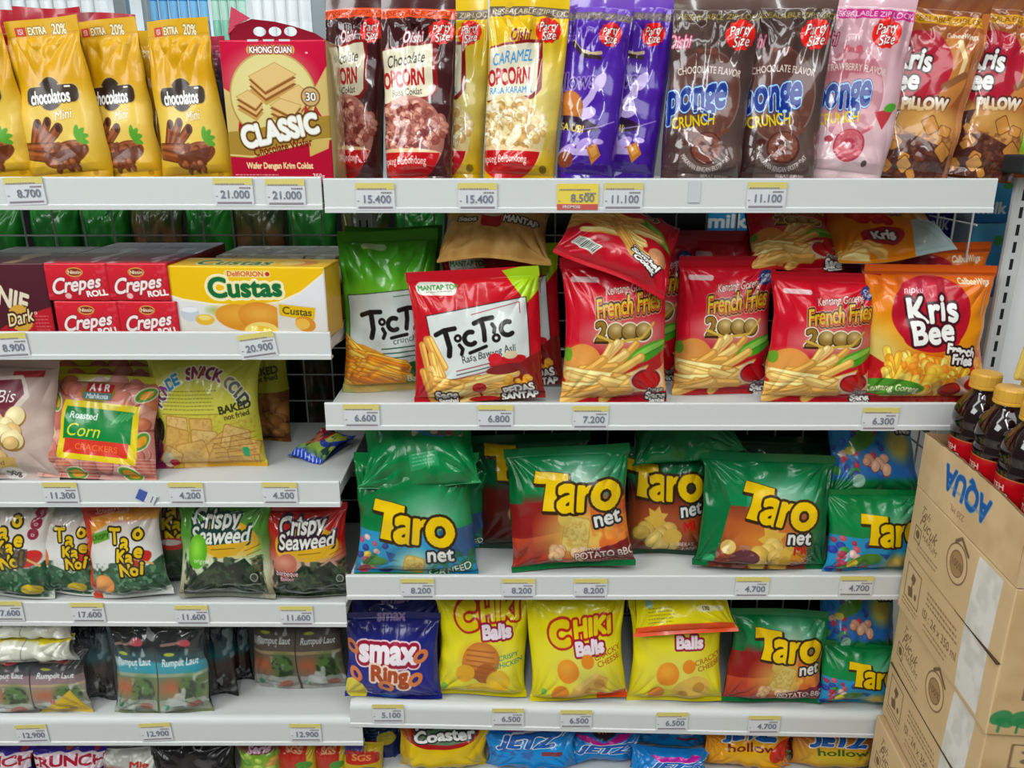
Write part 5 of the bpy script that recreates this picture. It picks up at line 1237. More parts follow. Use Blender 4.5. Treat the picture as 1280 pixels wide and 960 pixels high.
shelf(-1.16, -.262, ZL['L4'], .042, 'shelf under the crispy seaweed bags', False, .25)
shelf(-1.16, -.249, ZL['L5'], .052, 'round-nosed shelf under the small seaweed packs', True)
shelf(-1.16, -.262, ZL['L6'], .05, 'lowest shelf of the left bay, under the purple bags')

# ---- right end of the shelves: white wire side, slotted post and grey panel of the next unit
t = empty('wire_side_panel', (.690, .0, .95), 'white wire side panel at the right end of the shelves, before the milk cartons', 'wire panel')
g = MB()
for i in range(4): g.rod((0, .12 + i * .05, 0), (0, .12 + i * .05, .5), .0016)
for k in range(9): g.rod((.002, .11, k * .0625), (.002, .28, k * .0625), .0016)
g.build('wire_grid', M['wwire'], t)
t = empty('slotted_post', (.738, .10, 0), 'white slotted post standing between the milk cartons and the grey panel', 'shelf post')
MB().box(-.013, -.015, 0, .013, -.006, 1.62).build('post', M['steel'], t, bevel=.002)
MB().box(-.011, -.0158, .1, .011, -.0149, 1.6).build('slot_strip', M['slots1'], t)
o = MB().box(.752, .10, 0, 1.4, .13, 1.62).build('end_panel', M['panel'], bevel=.002); tag(o, 'flat grey end panel of the neighbouring unit, right of the slotted post', 'panel')
o = MB().box(.69, .02, 1.465, .74, .28, 1.49).build('post_cap', M['dark'], bevel=.003); tag(o, 'dark plastic bracket at the right end of the top shelf', 'bracket')
t = empty('sign_holder', (.656, -.13, 1.236), 'yellow-framed sign holder at the right edge, above the bottles', 'sign holder', None, (0, math.radians(8), 0))
MB().box(-.020, -.004, -.018, .07, .004, .055).build('frame', M['yframe'], t, bevel=.004)
MB().box(-.012, -.006, -.009, .064, -.0035, .048).build('card', M['paper'], t, bevel=.002)
MB().box(-.005, -.0072, .0, .05, -.0058, .036).build('printed_panel', M['slate'], t, bevel=.0008)

# ---- milk cartons behind the wires on the right
def milk(D, x, y, z, yaw, label, w=.075, h=.095, d=.06):
    carton('milk_carton', label, 'milk carton', (x, y, z), yaw, w, d, h, front=D, side='#9fb6c4', group='milk cartons behind the wire', bulge=.001)
k = MB().box(.69, .14, 1.04, 1.2, .5, 1.06).build('neighbour_shelf', M['steel']); tag(k, 'white shelf under the milk cartons at the right', 'shelf')
milk('milkwhite', .676, .25, 1.061, 4, 'lower white milk carton in the column behind the orange bag', .058, .129)
milk('milkwhite', .676, .25, 1.191, 4, 'upper white milk carton in the column behind the orange bag', .058, .129)
milk('milkblue', .676, .25, 1.321, 4, 'dark blue milk carton nearest the crisps, behind white wires', .058, .10)
milk('milkwhite', .738, .20, 1.061, 4, 'lower white milk carton beside the slotted post', .06, .099)
milk('milkwhite', .738, .20, 1.161, 4, 'upper white milk carton beside the slotted post', .06, .099)
milk('milkcyan', .738, .20, 1.261, 4, 'light blue milk carton beside the slotted post', .06, .119)
milk('milkcyan', .738, .20, 1.381, 4, 'light blue milk carton with green leaf under the top shelf end', .06, .075)

# ---- the next aisle seen through the wires
k = MB().box(-1.15, .37, 1.17, -.06, .62, 1.185).build('rear_shelf', M['steel']); tag(k, 'white shelf of the next aisle behind the wire grid, under the green bags', 'shelf')
k = MB().box(-1.15, .37, .86, -.30, .62, .875).build('rear_shelf', M['steel']); tag(k, 'lower white shelf of the next aisle behind the wire grid', 'shelf')
WORDS = ['first', 'second', 'third', 'fourth', 'fifth', 'sixth', 'seventh', 'eighth', 'ninth']
def rear(px, zz, D, label, h=.22, w=.098):
    P0 = on_y(px, 300, .46)
    packet('crisps_bag', label, 'snack bag', D, px - 45, 0, px + 45, 300, z=zz, Y=.42, lean=0, H=h, W=w, T=.07, parts=False, group='bags in the next aisle')
for i, px in enumerate((20, 88, 150, 212, 275, 335, 398)):
    rear(px, 1.185, 'oppbrown' if i in (3, 5) else 'oppgreen', ('brown and green' if i in (3, 5) else 'green') + ' bag of the next aisle, %s from the left behind the wire grid' % WORDS[i])
for i, px in enumerate((350, 408, 466)):
    rear(px, .875, 'oppbrown' if i % 2 else 'oppgreen', ('brown' if i % 2 else 'green') + ' bag of the next aisle, %s from the left behind the lower wire grid' % WORDS[i], .26, .084)
milk('milkcyan', .35, .37, 1.335, 0, 'light blue carton seen through the wires behind the red crisps', .09, .10)
k = MB().box(.345, .36, 1.330, .445, .5, 1.334).build('rear_shelf', M['steel']); tag(k, 'small white shelf behind the wires holding the light blue carton', 'shelf')
rear(462, 1.185, 'oppbrown', 'brown bag of the next aisle behind the green crisps'); rear(528, 1.185, 'oppgreen', 'green bag of the next aisle between the green and tan crisps bags')
o = MB().box(-1.15, .60, .88, -.05, .606, 1.43).build('shade_board', M['shade_dark']); tag(o, 'added dark panel standing in for shade far behind the green bags of the next aisle', 'shade board')  # added dark sheet, fills the gaps between the bags with shade

# ---- bright cooler with bottled drinks, beyond the shelves at the upper left
CY = 2.35
t = empty('drinks_cooler', (-1.4, CY, 0), 'bright white drinks cooler with grey door frames, far behind the yellow pouches', 'cooler')
b = MB(); b.box(-1.3, .55, 0, 1.5, .6, 2.5); b.box(-1.3, 0, 2.4, 1.5, .6, 2.5); b.box(-1.3, 0, 0, 1.5, .6, .2); b.box(-1.32, 0, 0, -1.28, .6, 2.5); b.box(1.48, 0, 0, 1.52, .6, 2.5)
b.build('cabinet', M['white'], t)
for zz in (.7, 1.2, 1.80):
    MB().box(-1.28, .06, zz, 1.48, .55, zz + .02).build('cooler_shelf', M['white'], t)
for xx, wd in ((-.75, .05), (-.13, .05), (-.035, .02), (.645, .06), (-1.27, .05), (1.45, .05)):
    MB().box(xx - wd / 2, -.03, .15, xx + wd / 2, .01, 2.45).build('door_frame', M['cframe'], t, bevel=.004)
area('cooler_lamp', (-1.4, CY + .06, 2.36), (math.radians(-12), 0, 0), 2.6, .06, 9, (.92, .97, 1.0))
def bottle(x, y, z, m, label, group, h=.30, r=.033):
    t = empty('water_bottle', (x, y, z), label, 'bottle', group)
    MB().lathe([(r * .9, 0), (r, .008), (r, h * .36), (r * .95, h * .38), (r * .95, h * .6), (r, h * .62), (r, h * .68), (r * .42, h * .88), (r * .42, h * .92)], 14).build('bottle_body', M[m], t, True)
    MB().lathe([(r * .5, h * .915), (r * .5, h), (r * .4, h * 1.005)], 12).build('bottle_cap', M[m if m != 'greenb' else 'whiteb'], t, True)
    MB().lathe([(r * .97, h * .385), (r * .97, h * .595)], 14, False).build('bottle_label', M[{'whiteb': 'whiteb', 'blueb': 'bluebl', 'greenb': 'greenbl'}[m]], t, True)
XB = lambda px: on_y(px, 25, CY + .12)[0]
ORD = ['leftmost', 'second', 'third', 'fourth', 'fifth', 'sixth', 'seventh', 'eighth', 'ninth']
for i in range(6): bottle(XB(194 + i * 12.5), CY + .12, 1.822, 'blueb', '%s blue water bottle in the cooler beyond the yellow pouches' % ORD[i].capitalize(), 'blue bottles in the cooler', .34, .0185)
for i in range(4): bottle(XB(271 + i * 11), CY + .12, 1.822, 'greenb', '%s pale green bottle in the cooler behind the red wafer pack' % ORD[i].capitalize(), 'pale green bottles in the cooler', .34, .0165)
for i in range(9): bottle(XB(-8 + i * 17), CY + .13, 1.822, 'whiteb', '%s white bottle in the cooler at the top left corner' % ORD[i].capitalize(), 'white bottles in the cooler', .34, .0255)
for i in range(5): bottle(XB(322 + i * 15), CY + .13, 1.822, 'whiteb', '%s white bottle in the cooler above the red wafer pack' % ORD[i].capitalize(), 'white bottles right in the cooler', .34, .0225)

# ================================================================== price tags
def price(px, py, txt, label, rot=0, promo=False, w=.052, h=.036, dim=False):
    P0 = on_y(px, py, -.0022)
    t = empty('price_tag', P0, label, 'price tag', 'price tags on the shelf rails', (0, math.radians(rot), 0))
    MB().box(-w / 2, 0, -h / 2, w / 2, .0009, h / 2).build('tag_card', M['promo' if promo else 'paper'], t)
    if promo: MB().box(-w / 2, -.0004, -h / 2, w / 2, 0, -h / 2 + .0075).build('promo_strip', M['promor'], t); link('promo_lettering', text_mesh('PROMOSI', .0038, .0001), M['paper'], t, (-.008, -.0006, -h / 2 + .0037), (math.pi / 2, 0, 0))
    else: MB().box(-w / 2, -.0004, h / 2 - .0085, w / 2, 0, h / 2).build('header_strip', M['tagyel'], t)
    s = MB(); r = random.Random(int(px * 7 + py)); x = -w / 2 + .003
    while x < w / 2 - .012:
        d = r.uniform(.001, .003); s.box(x, -.0006, h / 2 - .0085, x + d, -.0003, h / 2 - .0068); x += d + .0007
    x = w / 2 - .018
    while x < w / 2 - .004:
        d = r.uniform(.001, .0025); s.box(x, -.0006, h / 2 - .0135, x + d, -.0003, h / 2 - .0115); x += d + .0007
    s.box(-w / 2 + .002, -.0006, -.006, -w / 2 + .0045, -.0003, -.005)
    s.build('small_print', M['ink2'], t)
    zp = -.0035 if not promo else -.002
    link('price_digits', text_mesh(txt, .0098, .0002), M['ink'], t, (w / 2 - .004 - .0088 * len(txt) * .385, -.0006, zp), (math.pi / 2, 0, 0))
    if not promo:
        s = MB(); s.box(-w / 2 + .003, -.0006, -h / 2 + .003, w / 2 - .003, -.0003, -h / 2 + .0052); s.build('bar_line', M['ink2'], t)
for px, py, tx, lab, kw in (
    (31, 239, '8.700', 'price tag reading 8.700 under the leftmost yellow pouches', dict(rot=-2)),
    (292, 240, '21.000', 'left of the two price tags reading 21.000, under the wafer pack', {}),
    (357, 241, '21.000', 'right of the two price tags reading 21.000, under the wafer pack', {}),
    (469, 246, '15.400', 'price tag reading 15.400 under the dark chocolate popcorn pouches', {}),
    (597, 246, '15.400', 'price tag reading 15.400 under the yellow caramel popcorn pouch', {}),
    (722, 246, '8.500', 'yellow promotion price tag reading 8.500 with a red strip', dict(promo=True, w=.055, h=.034)),
    (779, 246, '11.100', 'price tag reading 11.100 right beside the yellow promotion tag', {}),
    (958, 245, '11.100', 'price tag reading 11.100 under the brown ring crunch pouches', {}),
    (12, 432, '8.900', 'price tag reading 8.900 under the dark brown biscuit box', dict(rot=-3)),
    (322, 432, '20.900', 'tilted price tag reading 20.900 under the yellow cake box', dict(rot=-8)),
    (452, 520, '6.600', 'price tag reading 6.600 under the green crisps bag', {}),
    (619, 521, '6.800', 'price tag reading 6.800 under the red and white crisps bag', {}),
    (738, 522, '7.200', 'price tag reading 7.200 under the red french fries bags', {}),
    (1100, 524, '6.300', 'price tag reading 6.300 under the orange french fries bag', {}),
    (76, 617, '11.300', 'price tag reading 11.300 under the roasted corn crackers', {}),
    (233, 617, '4.200', 'price tag reading 4.200 beside the torn blue sticker', {}),
    (350, 617, '4.500', 'price tag reading 4.500 under the empty stretch of shelf', {}),
    (522, 736, '8.200', 'price tag reading 8.200 under the blue and green net snack bag', {}),
    (648, 736, '8.200', 'price tag reading 8.200 under the left part of the barbecue net snack', {}),
    (738, 736, '8.200', 'price tag reading 8.200 under the right part of the barbecue net snack', {}),
    (940, 734, '4.700', 'price tag reading 4.700 under the brown and green net snack bag', {}),
    (1070, 733, '4.700', 'price tag reading 4.700 on the net snack shelf beside the cartons', {}),
    (8, 764, '17.600', 'price tag reading 17.600 at the left edge under the seaweed bags', {}),
    (110, 766, '17.600', 'price tag reading 17.600 under the white and red seaweed bags', {}),
    (240, 769, '11.600', 'price tag reading 11.600 under the green crispy seaweed bag', {}),
    (371, 770, '11.600', 'price tag reading 11.600 under the red crispy seaweed bag', {}),
    (40, 917, '12.900', 'price tag reading 12.900 under the pinkish seaweed packs', dict(rot=-2)),
    (195, 915, '12.900', 'price tag reading 12.900 under the teal seaweed twin pack', dict(rot=-3)),
    (382, 916, '12.900', 'price tag reading 12.900 under the grey seaweed packs', {}),
    (485, 892, '5.100', 'price tag reading 5.100 under the dark blue ring snack bag', {}),
    (635, 897, '6.500', 'price tag reading 6.500 under the chicken ball snack bag', {}),
    (720, 899, '6.500', 'price tag reading 6.500 under the middle yellow cheese ball bag', {}),
    (840, 902, '6.500', 'price tag reading 6.500 under the folded yellow cheese ball bag', {}),
    (955, 906, '4.700', 'price tag reading 4.700 on the sloping shelf under the net snack', {})):
    price(px, py, tx, lab, **kw)
P0 = on_y(184, 623, -.002); t = empty('torn_sticker', P0, 'torn blue and white sticker stuck askew on the left shelf rail', 'sticker', None, (0, math.radians(28), 0))
MB().box(-.016, 0, -.008, -.003, .001, .009).build('blue_half', M['bluep'], t)
MB().box(-.0025, 0, -.007, .014, .001, .010).build('white_half', M['paper'], t); s = MB(); s.box(.012, -.0004, -.006, .0135, 0, .009); s.box(.006, -.0004, -.004, .0075, 0, .007); s.build('print_line', M['ink'], t)
P0 = on_y(868, 240, -.0012); o = MB().box(-.008, 0, -.014, .008, .0006, .014).build('sticker_residue', M['resid'], loc=P0); tag(o, 'grey remains of a peeled label on the top right shelf rail', 'sticker')

# ================================================================== goods
# ---- top left shelf
z = Z['L1']; PK = dict(kind='pouch', cr=.85, T=.05, m='satin', zipb=(.885, .905), st=.1)
for i, (a, b, c) in enumerate(((-12, 60, 14), (42, 124, 9), (92, 186, 17))):
    packet('wafer_pouch', 'dark red pouch peeking out behind the yellow pouches, %s' % ('at the left edge', 'with a folded corner in the middle', 'rightmost of the three')[i], 'snack pouch', 'darkred_top', a, c, b, 215, z=z, Y=.15, lean=6, kind='pouch', T=.05, st=.1, cr=2.2, parts=True, group='dark red pouches behind')
packet('wafer_roll_pouch', 'yellow wafer roll pouch cut off by the left edge of the photo', 'snack pouch', 'choco', -56, 30, 48, 219, z=z, Y=.012, lean=3, roll=-5, pinch=-.16, group='yellow wafer roll pouches', **PK)
packet('wafer_roll_pouch', 'yellow wafer roll pouch, widest and fully seen, above the 8.700 tag', 'snack pouch', 'choco', 47, 26, 141, 219, z=z, Y=.014, lean=3, roll=-5, pinch=-.16, yaw=-6, group='yellow wafer roll pouches', **PK)
packet('wafer_roll_pouch', 'yellow wafer roll pouch third from the left, half behind its neighbour', 'snack pouch', 'choco', 127, 27, 207, 219, z=z, Y=.035, lean=3, roll=-5, pinch=-.16, yaw=-8, group='yellow wafer roll pouches', **PK)
packet('wafer_roll_pouch', 'yellow pouch turned sideways in the gap, showing its narrow side', 'snack pouch', 'choco_side', 178, 40, 224, 219, z=z, Y=.07, lean=5, roll=-3, kind='pouch', T=.05, m='foil', st=.1, group='yellow wafer roll pouches')
packet('wafer_roll_pouch', 'yellow wafer roll pouch next to the red wafer pack', 'snack pouch', 'choco', 212, 26, 290, 219, z=z, Y=.014, lean=3, roll=-4, pinch=-.16, yaw=-6, group='yellow wafer roll pouches', **PK)
packet('biscuit_pack', 'dark purple and red wrapped pack in the gap left of the red wafer pack', 'snack pack', 'purplewrap', 262, 45, 298, 215, z=z, Y=.07, lean=2, T=.05, parts=True)
A = on_y(290, 219, .012); B = on_y(418, 219, .012); hh = on_y(352, 50, .012)[2] - z
cb = carton('wafer_pack', 'red and gold wafer pack with a punched carrying flap on top', 'wafer pack', (A[0], .012, z), -2, B[0] - A[0], .075, hh, front='classic', side='#b5a468', m='foil', bulge=.004)
def punched(name, pts, holes, th, m, parent, loc, rot):
    cu = bpy.data.curves.new(name, 'CURVE'); cu.dimensions = '2D'; cu.fill_mode = 'BOTH'; cu.extrude = th
    for lp in [pts] + holes:
        sp = cu.splines.new('POLY'); sp.points.add(len(lp) - 1); sp.use_cyclic_u = True
        for q, (x, y) in zip(sp.points, lp): q.co = (x, y, 0, 1)
    o = bpy.data.objects.new(name, cu); COL.objects.link(o); bpy.context.view_layer.update()
    me = bpy.data.meshes.new_from_object(o.evaluated_get(bpy.context.evaluated_depsgraph_get())); me.name = name
    bpy.data.objects.remove(o); return link(name, me, m, parent, loc, rot)
u = (B[0] - A[0]) / 128
def eh(cx, cy, rx, ry): return [(cx + rx * math.cos(i * math.pi / 8), cy + ry * math.sin(i * math.pi / 8)) for i in range(16)]
M['redflap'] = mat('glossy_red_film', '#8e0f2c', rough=.35, spec=.35); M['pinkflap'] = mat('pale_red_film', '#c8415c', rough=.3, coat=.3)
punched('carrying_flap', [(x * u, y * u) for x, y in ((4, -1), (4, 16), (34, 26), (62, 23), (84, 18), (110, 10), (127, -1))], [[(x * u, y * u) for x, y in eh(a, 12, 8, 5.4)] for a in (42, 61, 80)], .0006, M['redflap'], cb, (0, .030, hh), (math.radians(97), 0, 0))
punched('folded_corner', [(x * u, y * u) for x, y in ((3, 8), (10, 40), (20, 34), (32, 27), (16, 20))], [], .0006, M['pinkflap'], cb, (0, .027, hh), (math.radians(88), 0, 0))
s = MB()
for a in (42, 61, 80): s.box((a - 7) * u, -.0004, hh - .002, (a + 6) * u, .0022, hh + .0006)
s.build('slot_edge', M['paper'], cb)

# ---- top right shelf
z = Z['R1']; PZ = dict(kind='pouch', T=.055, m='foil', group='stand-up pouches on the top right shelf', cr=1.25)
packet('popcorn_pouch', 'brown chocolate popcorn pouch beside the red wafer pack', 'snack pouch', 'popchoc', 409, -4, 484, 226, z=z, Y=.086, lean=6, yaw=-12, zipb=(.885, .94), **PZ)
packet('popcorn_pouch', 'brown chocolate popcorn pouch beside the yellow popcorn pouches', 'snack pouch', 'popchoc', 480, -4, 570, 226, z=z, Y=.014, lean=6, yaw=-6, zipb=(.885, .94), **PZ)
packet('popcorn_pouch', 'yellow caramel popcorn pouch mostly hidden behind the brown popcorn pouch', 'snack pouch', 'popcaramel', 516, -2, 610, 226, z=z, Y=.06, lean=6, yaw=-6, zipb=(.885, .94), **PZ)
packet('popcorn_pouch', 'yellow caramel popcorn pouch in full view above its 15.400 tag', 'snack pouch', 'popcaramel', 601, -4, 697, 226, z=z, Y=.014, lean=6, roll=2.5, yaw=-5, zipb=(.875, .93), **PZ)
packet('pillow_snack_pouch', 'purple pillow snack pouch beside the yellow caramel popcorn', 'snack pouch', 'purplepillow', 690, -4, 768, 226, z=z, Y=.022, lean=6, roll=4, yaw=-9, zipb=(.86, .905), **PZ)
packet('pillow_snack_pouch', 'purple pillow snack pouch half hidden, beside the brown crunch pouch', 'snack pouch', 'purplepillow', 738, -4, 820, 226, z=z, Y=.05, lean=6, roll=4, yaw=-9, zipb=(.86, .905), **PZ)
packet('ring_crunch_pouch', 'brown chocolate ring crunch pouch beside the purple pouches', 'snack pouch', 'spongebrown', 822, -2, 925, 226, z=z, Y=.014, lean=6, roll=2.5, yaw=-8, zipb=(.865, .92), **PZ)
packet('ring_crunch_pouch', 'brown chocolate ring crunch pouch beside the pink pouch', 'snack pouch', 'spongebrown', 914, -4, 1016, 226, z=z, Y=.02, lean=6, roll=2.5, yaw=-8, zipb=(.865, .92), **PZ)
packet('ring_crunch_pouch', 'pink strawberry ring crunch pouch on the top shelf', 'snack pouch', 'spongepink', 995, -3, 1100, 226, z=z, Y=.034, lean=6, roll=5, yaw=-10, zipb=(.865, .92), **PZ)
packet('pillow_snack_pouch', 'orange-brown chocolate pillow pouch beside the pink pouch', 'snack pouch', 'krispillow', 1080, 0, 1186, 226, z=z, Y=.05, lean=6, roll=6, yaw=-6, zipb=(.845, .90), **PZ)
packet('pillow_snack_pouch', 'orange-brown chocolate pillow pouch at the right end of the top shelf', 'snack pouch', 'krispillow', 1168, 2, 1268, 226, z=z, Y=.066, lean=6, roll=7, yaw=-6, zipb=(.845, .90), **PZ)
packet('crisps_bag', 'bright green bag cut off by the right edge of the photo', 'snack bag', 'greenpack', 1256, 130, 1330, 222, Y=.06, lean=2, T=.05)

# ---- second right shelf
z = Z['R2']; G = 'crisps bags on the second right shelf'
packet('crisps_bag', 'green crisps bag behind, only its flopped green top showing', 'snack bag', 'ticticgreen', 434, 280, 556, 480, z=z, Y=.165, lean=4, bend=30, bv=.62, T=.06, cr=1.4, group=G)
packet('crisps_bag', 'green and white crisps bag at the left end of the shelf', 'snack bag', 'ticticgreen', 430, 285, 552, 494, z=z, lean=6, bend=26, bv=.62, T=.06, cr=1.3, yaw=4, group=G)
packet('crisps_bag', 'red and white crisps bag pushed behind its twin', 'snack bag', 'ticticred', 556, 308, 706, 494, z=z, Y=.085, lean=8, roll=-2, T=.05, cr=1.2, group=G)
packet('crisps_bag', 'red and white crisps bag standing in front with a green corner', 'snack bag', 'ticticred', 516, 340, 684, 506, z=z, Y=.002, lean=9, roll=-3, T=.06, cr=1.2, group=G)
packet('crisps_bag', 'tan crisps bag lying on top of the red and white crisps bags', 'snack bag', 'ticticback', 546, 200, 690, 328, Y=.045, lean=56, H=.14, T=.05, bend=20, cr=1.6, m='matte', roll=1, group=G)
packet('crisps_bag', 'red french fries bag behind, its title just under the top shelf', 'snack bag', 'ff2000low', 722, 232, 850, 470, z=z, Y=.10, lean=4, roll=5, T=.05, H=.235, group=G)
packet('crisps_bag', 'red french fries bag standing under the lying one, above the 7.200 tag', 'snack bag', 'ff2000', 700, 322, 834, 508, z=z, Y=.002, lean=7, roll=-1, T=.06, cr=1.2, group=G)
packet('crisps_bag', 'red french fries bag lying slanted on top of another', 'snack bag', 'ff2000flat', 684, 240, 838, 372, Y=-.008, lean=44, bend=32, H=.145, T=.05, roll=24, cr=1.3, group=G)
packet('crisps_bag', 'dark red french fries bag in the second row, left of the orange ones', 'snack bag', 'ff2000low', 838, 288, 955, 478, z=z, Y=.12, lean=4, T=.05, group=G)
packet('crisps_bag', 'red french fries bag between the lying bag and the front one', 'snack bag', 'ff2000', 838, 320, 962, 498, z=z, lean=6, T=.055, cr=1.1, group=G)
packet('crisps_bag', 'red french fries bag in the back row beside the orange bags', 'snack bag', 'ff2000low', 985, 325, 1075, 480, z=z, Y=.10, lean=4, T=.05, group=G)
packet('crisps_bag', 'red french fries bag stacked on top, just under the top shelf', 'snack bag', 'ff2000low', 940, 190, 1056, 338, Y=.07, lean=50, T=.05, H=.15, group=G)
packet('crisps_bag', 'red french fries bag in the front row touching the orange bag', 'snack bag', 'ff2000', 950, 342, 1086, 502, z=z, Y=.004, lean=8, roll=1.5, T=.055, cr=1.1, group=G)
packet('crisps_bag', 'orange french fries bag hidden behind its twin, top edge showing', 'snack bag', 'krisbee', 1062, 306, 1220, 480, z=z, Y=.09, lean=4, roll=-1.5, T=.05, group=G)
packet('crisps_bag', 'orange crisps bag lying on the back row under the top shelf', 'snack bag', 'krisflat', 1046, 170, 1196, 330, Y=.055, lean=64, H=.185, T=.05, roll=-6, cr=1.3, group=G)
packet('crisps_bag', 'large orange french fries bag in front at the right end', 'snack bag', 'krisbee', 1066, 332, 1226, 502, z=z, Y=.006, lean=7, roll=.8, T=.06, cr=1.0, pinch=.08, group=G)

# ---- left boxes
z = Z['L2']
def box_at(name, label, cat, x0, x1, yt, Y, d, front, top, side, zz=z, yaw=0, group=None, h=None, m='board'):
    A = on_y(x0, yt, Y); B = on_y(x1, yt, Y)
    return carton(name, label, cat, (A[0], Y, zz), yaw, B[0] - A[0], d, (A[2] - zz) if h is None else h, front=front, top=top, side=side, group=group, m=m, bulge=.0012)
box_at('biscuit_box', 'dark brown biscuit box with a red corner, left of the red boxes', 'biscuit box', -72, 54, 329, .014, .17, 'darkbox', 'darktop', '#3c1820')
hc = .053; GC = 'red crepe roll boxes'
for x0, x1, k, lab in ((62, 143, 0, 'lower left red crepe roll box of the four'), (141, 218, 0, 'lower right red crepe roll box of the four'), (55, 136, 1, 'upper left red crepe roll box of the four'), (133, 212, 1, 'upper right red crepe roll box of the four')):
    box_at('crepe_roll_box', lab, 'biscuit box', x0, x1, 352, .014 + .001 * k, .22, 'crepes', 'crepestop', '#a01a28', z + k * (hc + .0006), yaw=(-1.5 if x0 > 100 else -1), group=GC, h=hc)
box_at('wrapped_biscuit_pack', 'brown wrapped biscuit pack lying behind the yellow cake box', 'biscuit pack', 270, 432, 322, .13, .11, 'brownwrap', 'brownwrap', '#7c6a44', h=.10)
A = on_y(212, 416, .004)
carton('cake_box', 'yellow custard cake box at the right end of the shelf', 'cake box', (A[0], .016, z + .001), -4, .226, .075, on_y(212, 333, .016)[2] - z, front='custas', top='custastop', side='#d2a41c', bulge=.0015)

# ---- left snack bags
z = Z['L3']; G = 'bags on the third left shelf'
packet('nut_biscuit_bag', 'beige bag of almond biscuits at the left edge', 'snack bag', 'bis', -44, 450, 76, 606, z=z, Y=.008, lean=14, roll=2, T=.045, m='matte', group=G)
packet('corn_cracker_bag', 'corn cracker bag at the very back, only its yellow top edge visible', 'snack bag', 'corn', 62, 448, 210, 560, z=z, Y=.13, lean=10, T=.035, group=G)
packet('corn_cracker_bag', 'corn cracker bag in the second row, logo visible above the front one', 'snack bag', 'corn', 68, 458, 206, 585, z=z, Y=.075, lean=16, T=.04, group=G)
packet('corn_cracker_bag', 'clear corn cracker bag with a yellow-edged green label, in front', 'snack bag', 'corn', 44, 472, 194, 608, z=z, Y=.004, lean=24, roll=3, T=.045, cr=1.1, group=G)
packet('square_cracker_bag', 'yellow bag of square crackers standing behind its twin', 'snack bag', 'mondelow', 306, 425, 366, 556, z=z, lean=6, T=.05, m='matte', group=G)
packet('square_cracker_bag', 'yellow bag of square crackers with rainbow lettering, in front', 'snack bag', 'monde', 196, 440, 334, 590, z=z, lean=9, T=.055, yaw=3, cr=.9, group=G)
packet('sweets_packet', 'small blue and yellow sweets packet lying flat near the shelf end', 'sweets packet', 'bluecandy', 345, 545, 414, 576, z=z + .004, lean=84, yaw=-24, H=.105, W=.066, T=.014, ff=.9, group=G)

# ---- seaweed bags
z = Z['L4']; G = 'seaweed bags on the fourth left shelf'
packet('seaweed_bag', 'white seaweed bag at the left edge with three small red circles', 'snack bag', 'taoleft', -24, 622, 70, 754, z=z, Y=.006, lean=10, roll=4, T=.04, m='foil', group=G)
packet('seaweed_bag', 'white seaweed bag squeezed in second place from the left', 'snack bag', 'taowhite', 46, 628, 122, 755, z=z, Y=.016, lean=9, roll=4, T=.04, m='foil', group=G)
packet('seaweed_bag', 'white seaweed bag with red top and green burst, in front', 'snack bag', 'taored', 116, 630, 216, 756, z=z, Y=.006, lean=9, roll=-3, T=.045, m='foil', group=G)
packet('seaweed_bag', 'dark seaweed bag in the gap left of the green crispy bag', 'snack bag', 'taodark', 198, 624, 252, 745, z=z, Y=.06, lean=6, T=.035, group=G)
packet('seaweed_bag', 'green crispy seaweed bag behind, in the dark gap before the red one', 'snack bag', 'crispygreen', 260, 612, 366, 745, z=z, Y=.075, lean=6, T=.04, group=G)
packet('seaweed_bag', 'green crispy seaweed bag in the front row', 'snack bag', 'crispygreen', 226, 620, 346, 758, z=z, Y=.006, lean=9, roll=1, T=.045, m='foil', group=G)
packet('seaweed_bag', 'red crispy seaweed bag at the shelf end', 'snack bag', 'crispyred', 336, 630, 440, 758, z=z, Y=.01, lean=9, roll=-1, T=.045, m='foil', group=G)

# ---- small seaweed packs
z = Z['L5']; G = 'small seaweed packs on the fifth left shelf'
packet('seaweed_pack', 'teal and black seaweed pack standing behind, right of the twin pack', 'snack pack', 'rumputdark', 258, 765, 300, 872, z=z, Y=.06, lean=2, T=.03, group=G)
packet('seaweed_pack', 'dark seaweed pack deep in the shelf, left of the grey packs', 'snack pack', 'rumputdark', 284, 768, 318, 862, z=z, Y=.10, lean=2, T=.03, group=G)
packet('seaweed_pack', 'dark seaweed pack in the gap left of the teal twin pack', 'snack pack', 'rumputdark', 104, 770, 148, 890, z=z, Y=.05, lean=3, T=.03, group=G)
packet('seaweed_pack', 'grey seaweed twin pack pushed back on the shelf', 'snack pack', 'rumputgrey', 318, 752, 436, 864, z=z, lean=4, T=.03, m='matte', group=G)
packet('seaweed_pack', 'teal seaweed twin pack in the front row', 'snack pack', 'rumputteal', 144, 776, 268, 902, z=z, Y=.012, lean=5, T=.035, m='foil', cr=1.2, wrap=.16, group=G)
packet('seaweed_pack', 'pinkish seaweed twin pack with a yellow triangle at the left edge', 'snack pack', 'rumputpink', -16, 806, 118, 902, z=z, Y=.012, lean=10, T=.035, m='foil', cr=1.2, wrap=.16, group=G)
packet('seaweed_roll_pack', 'lower silver and yellow pack lying on the pinkish seaweed packs', 'snack pack', 'yellowroll', -24, 790, 98, 826, Y=.008, lean=14, T=.04, m='foil', sb=.1, st=.1, cr=1.4, group=G)
packet('seaweed_roll_pack', 'upper silver and yellow pack, topmost of the pile at the left edge', 'snack pack', 'yellowroll', -22, 764, 94, 799, Y=.012, lean=14, T=.04, m='foil', sb=.1, st=.1, cr=1.4, group=G)

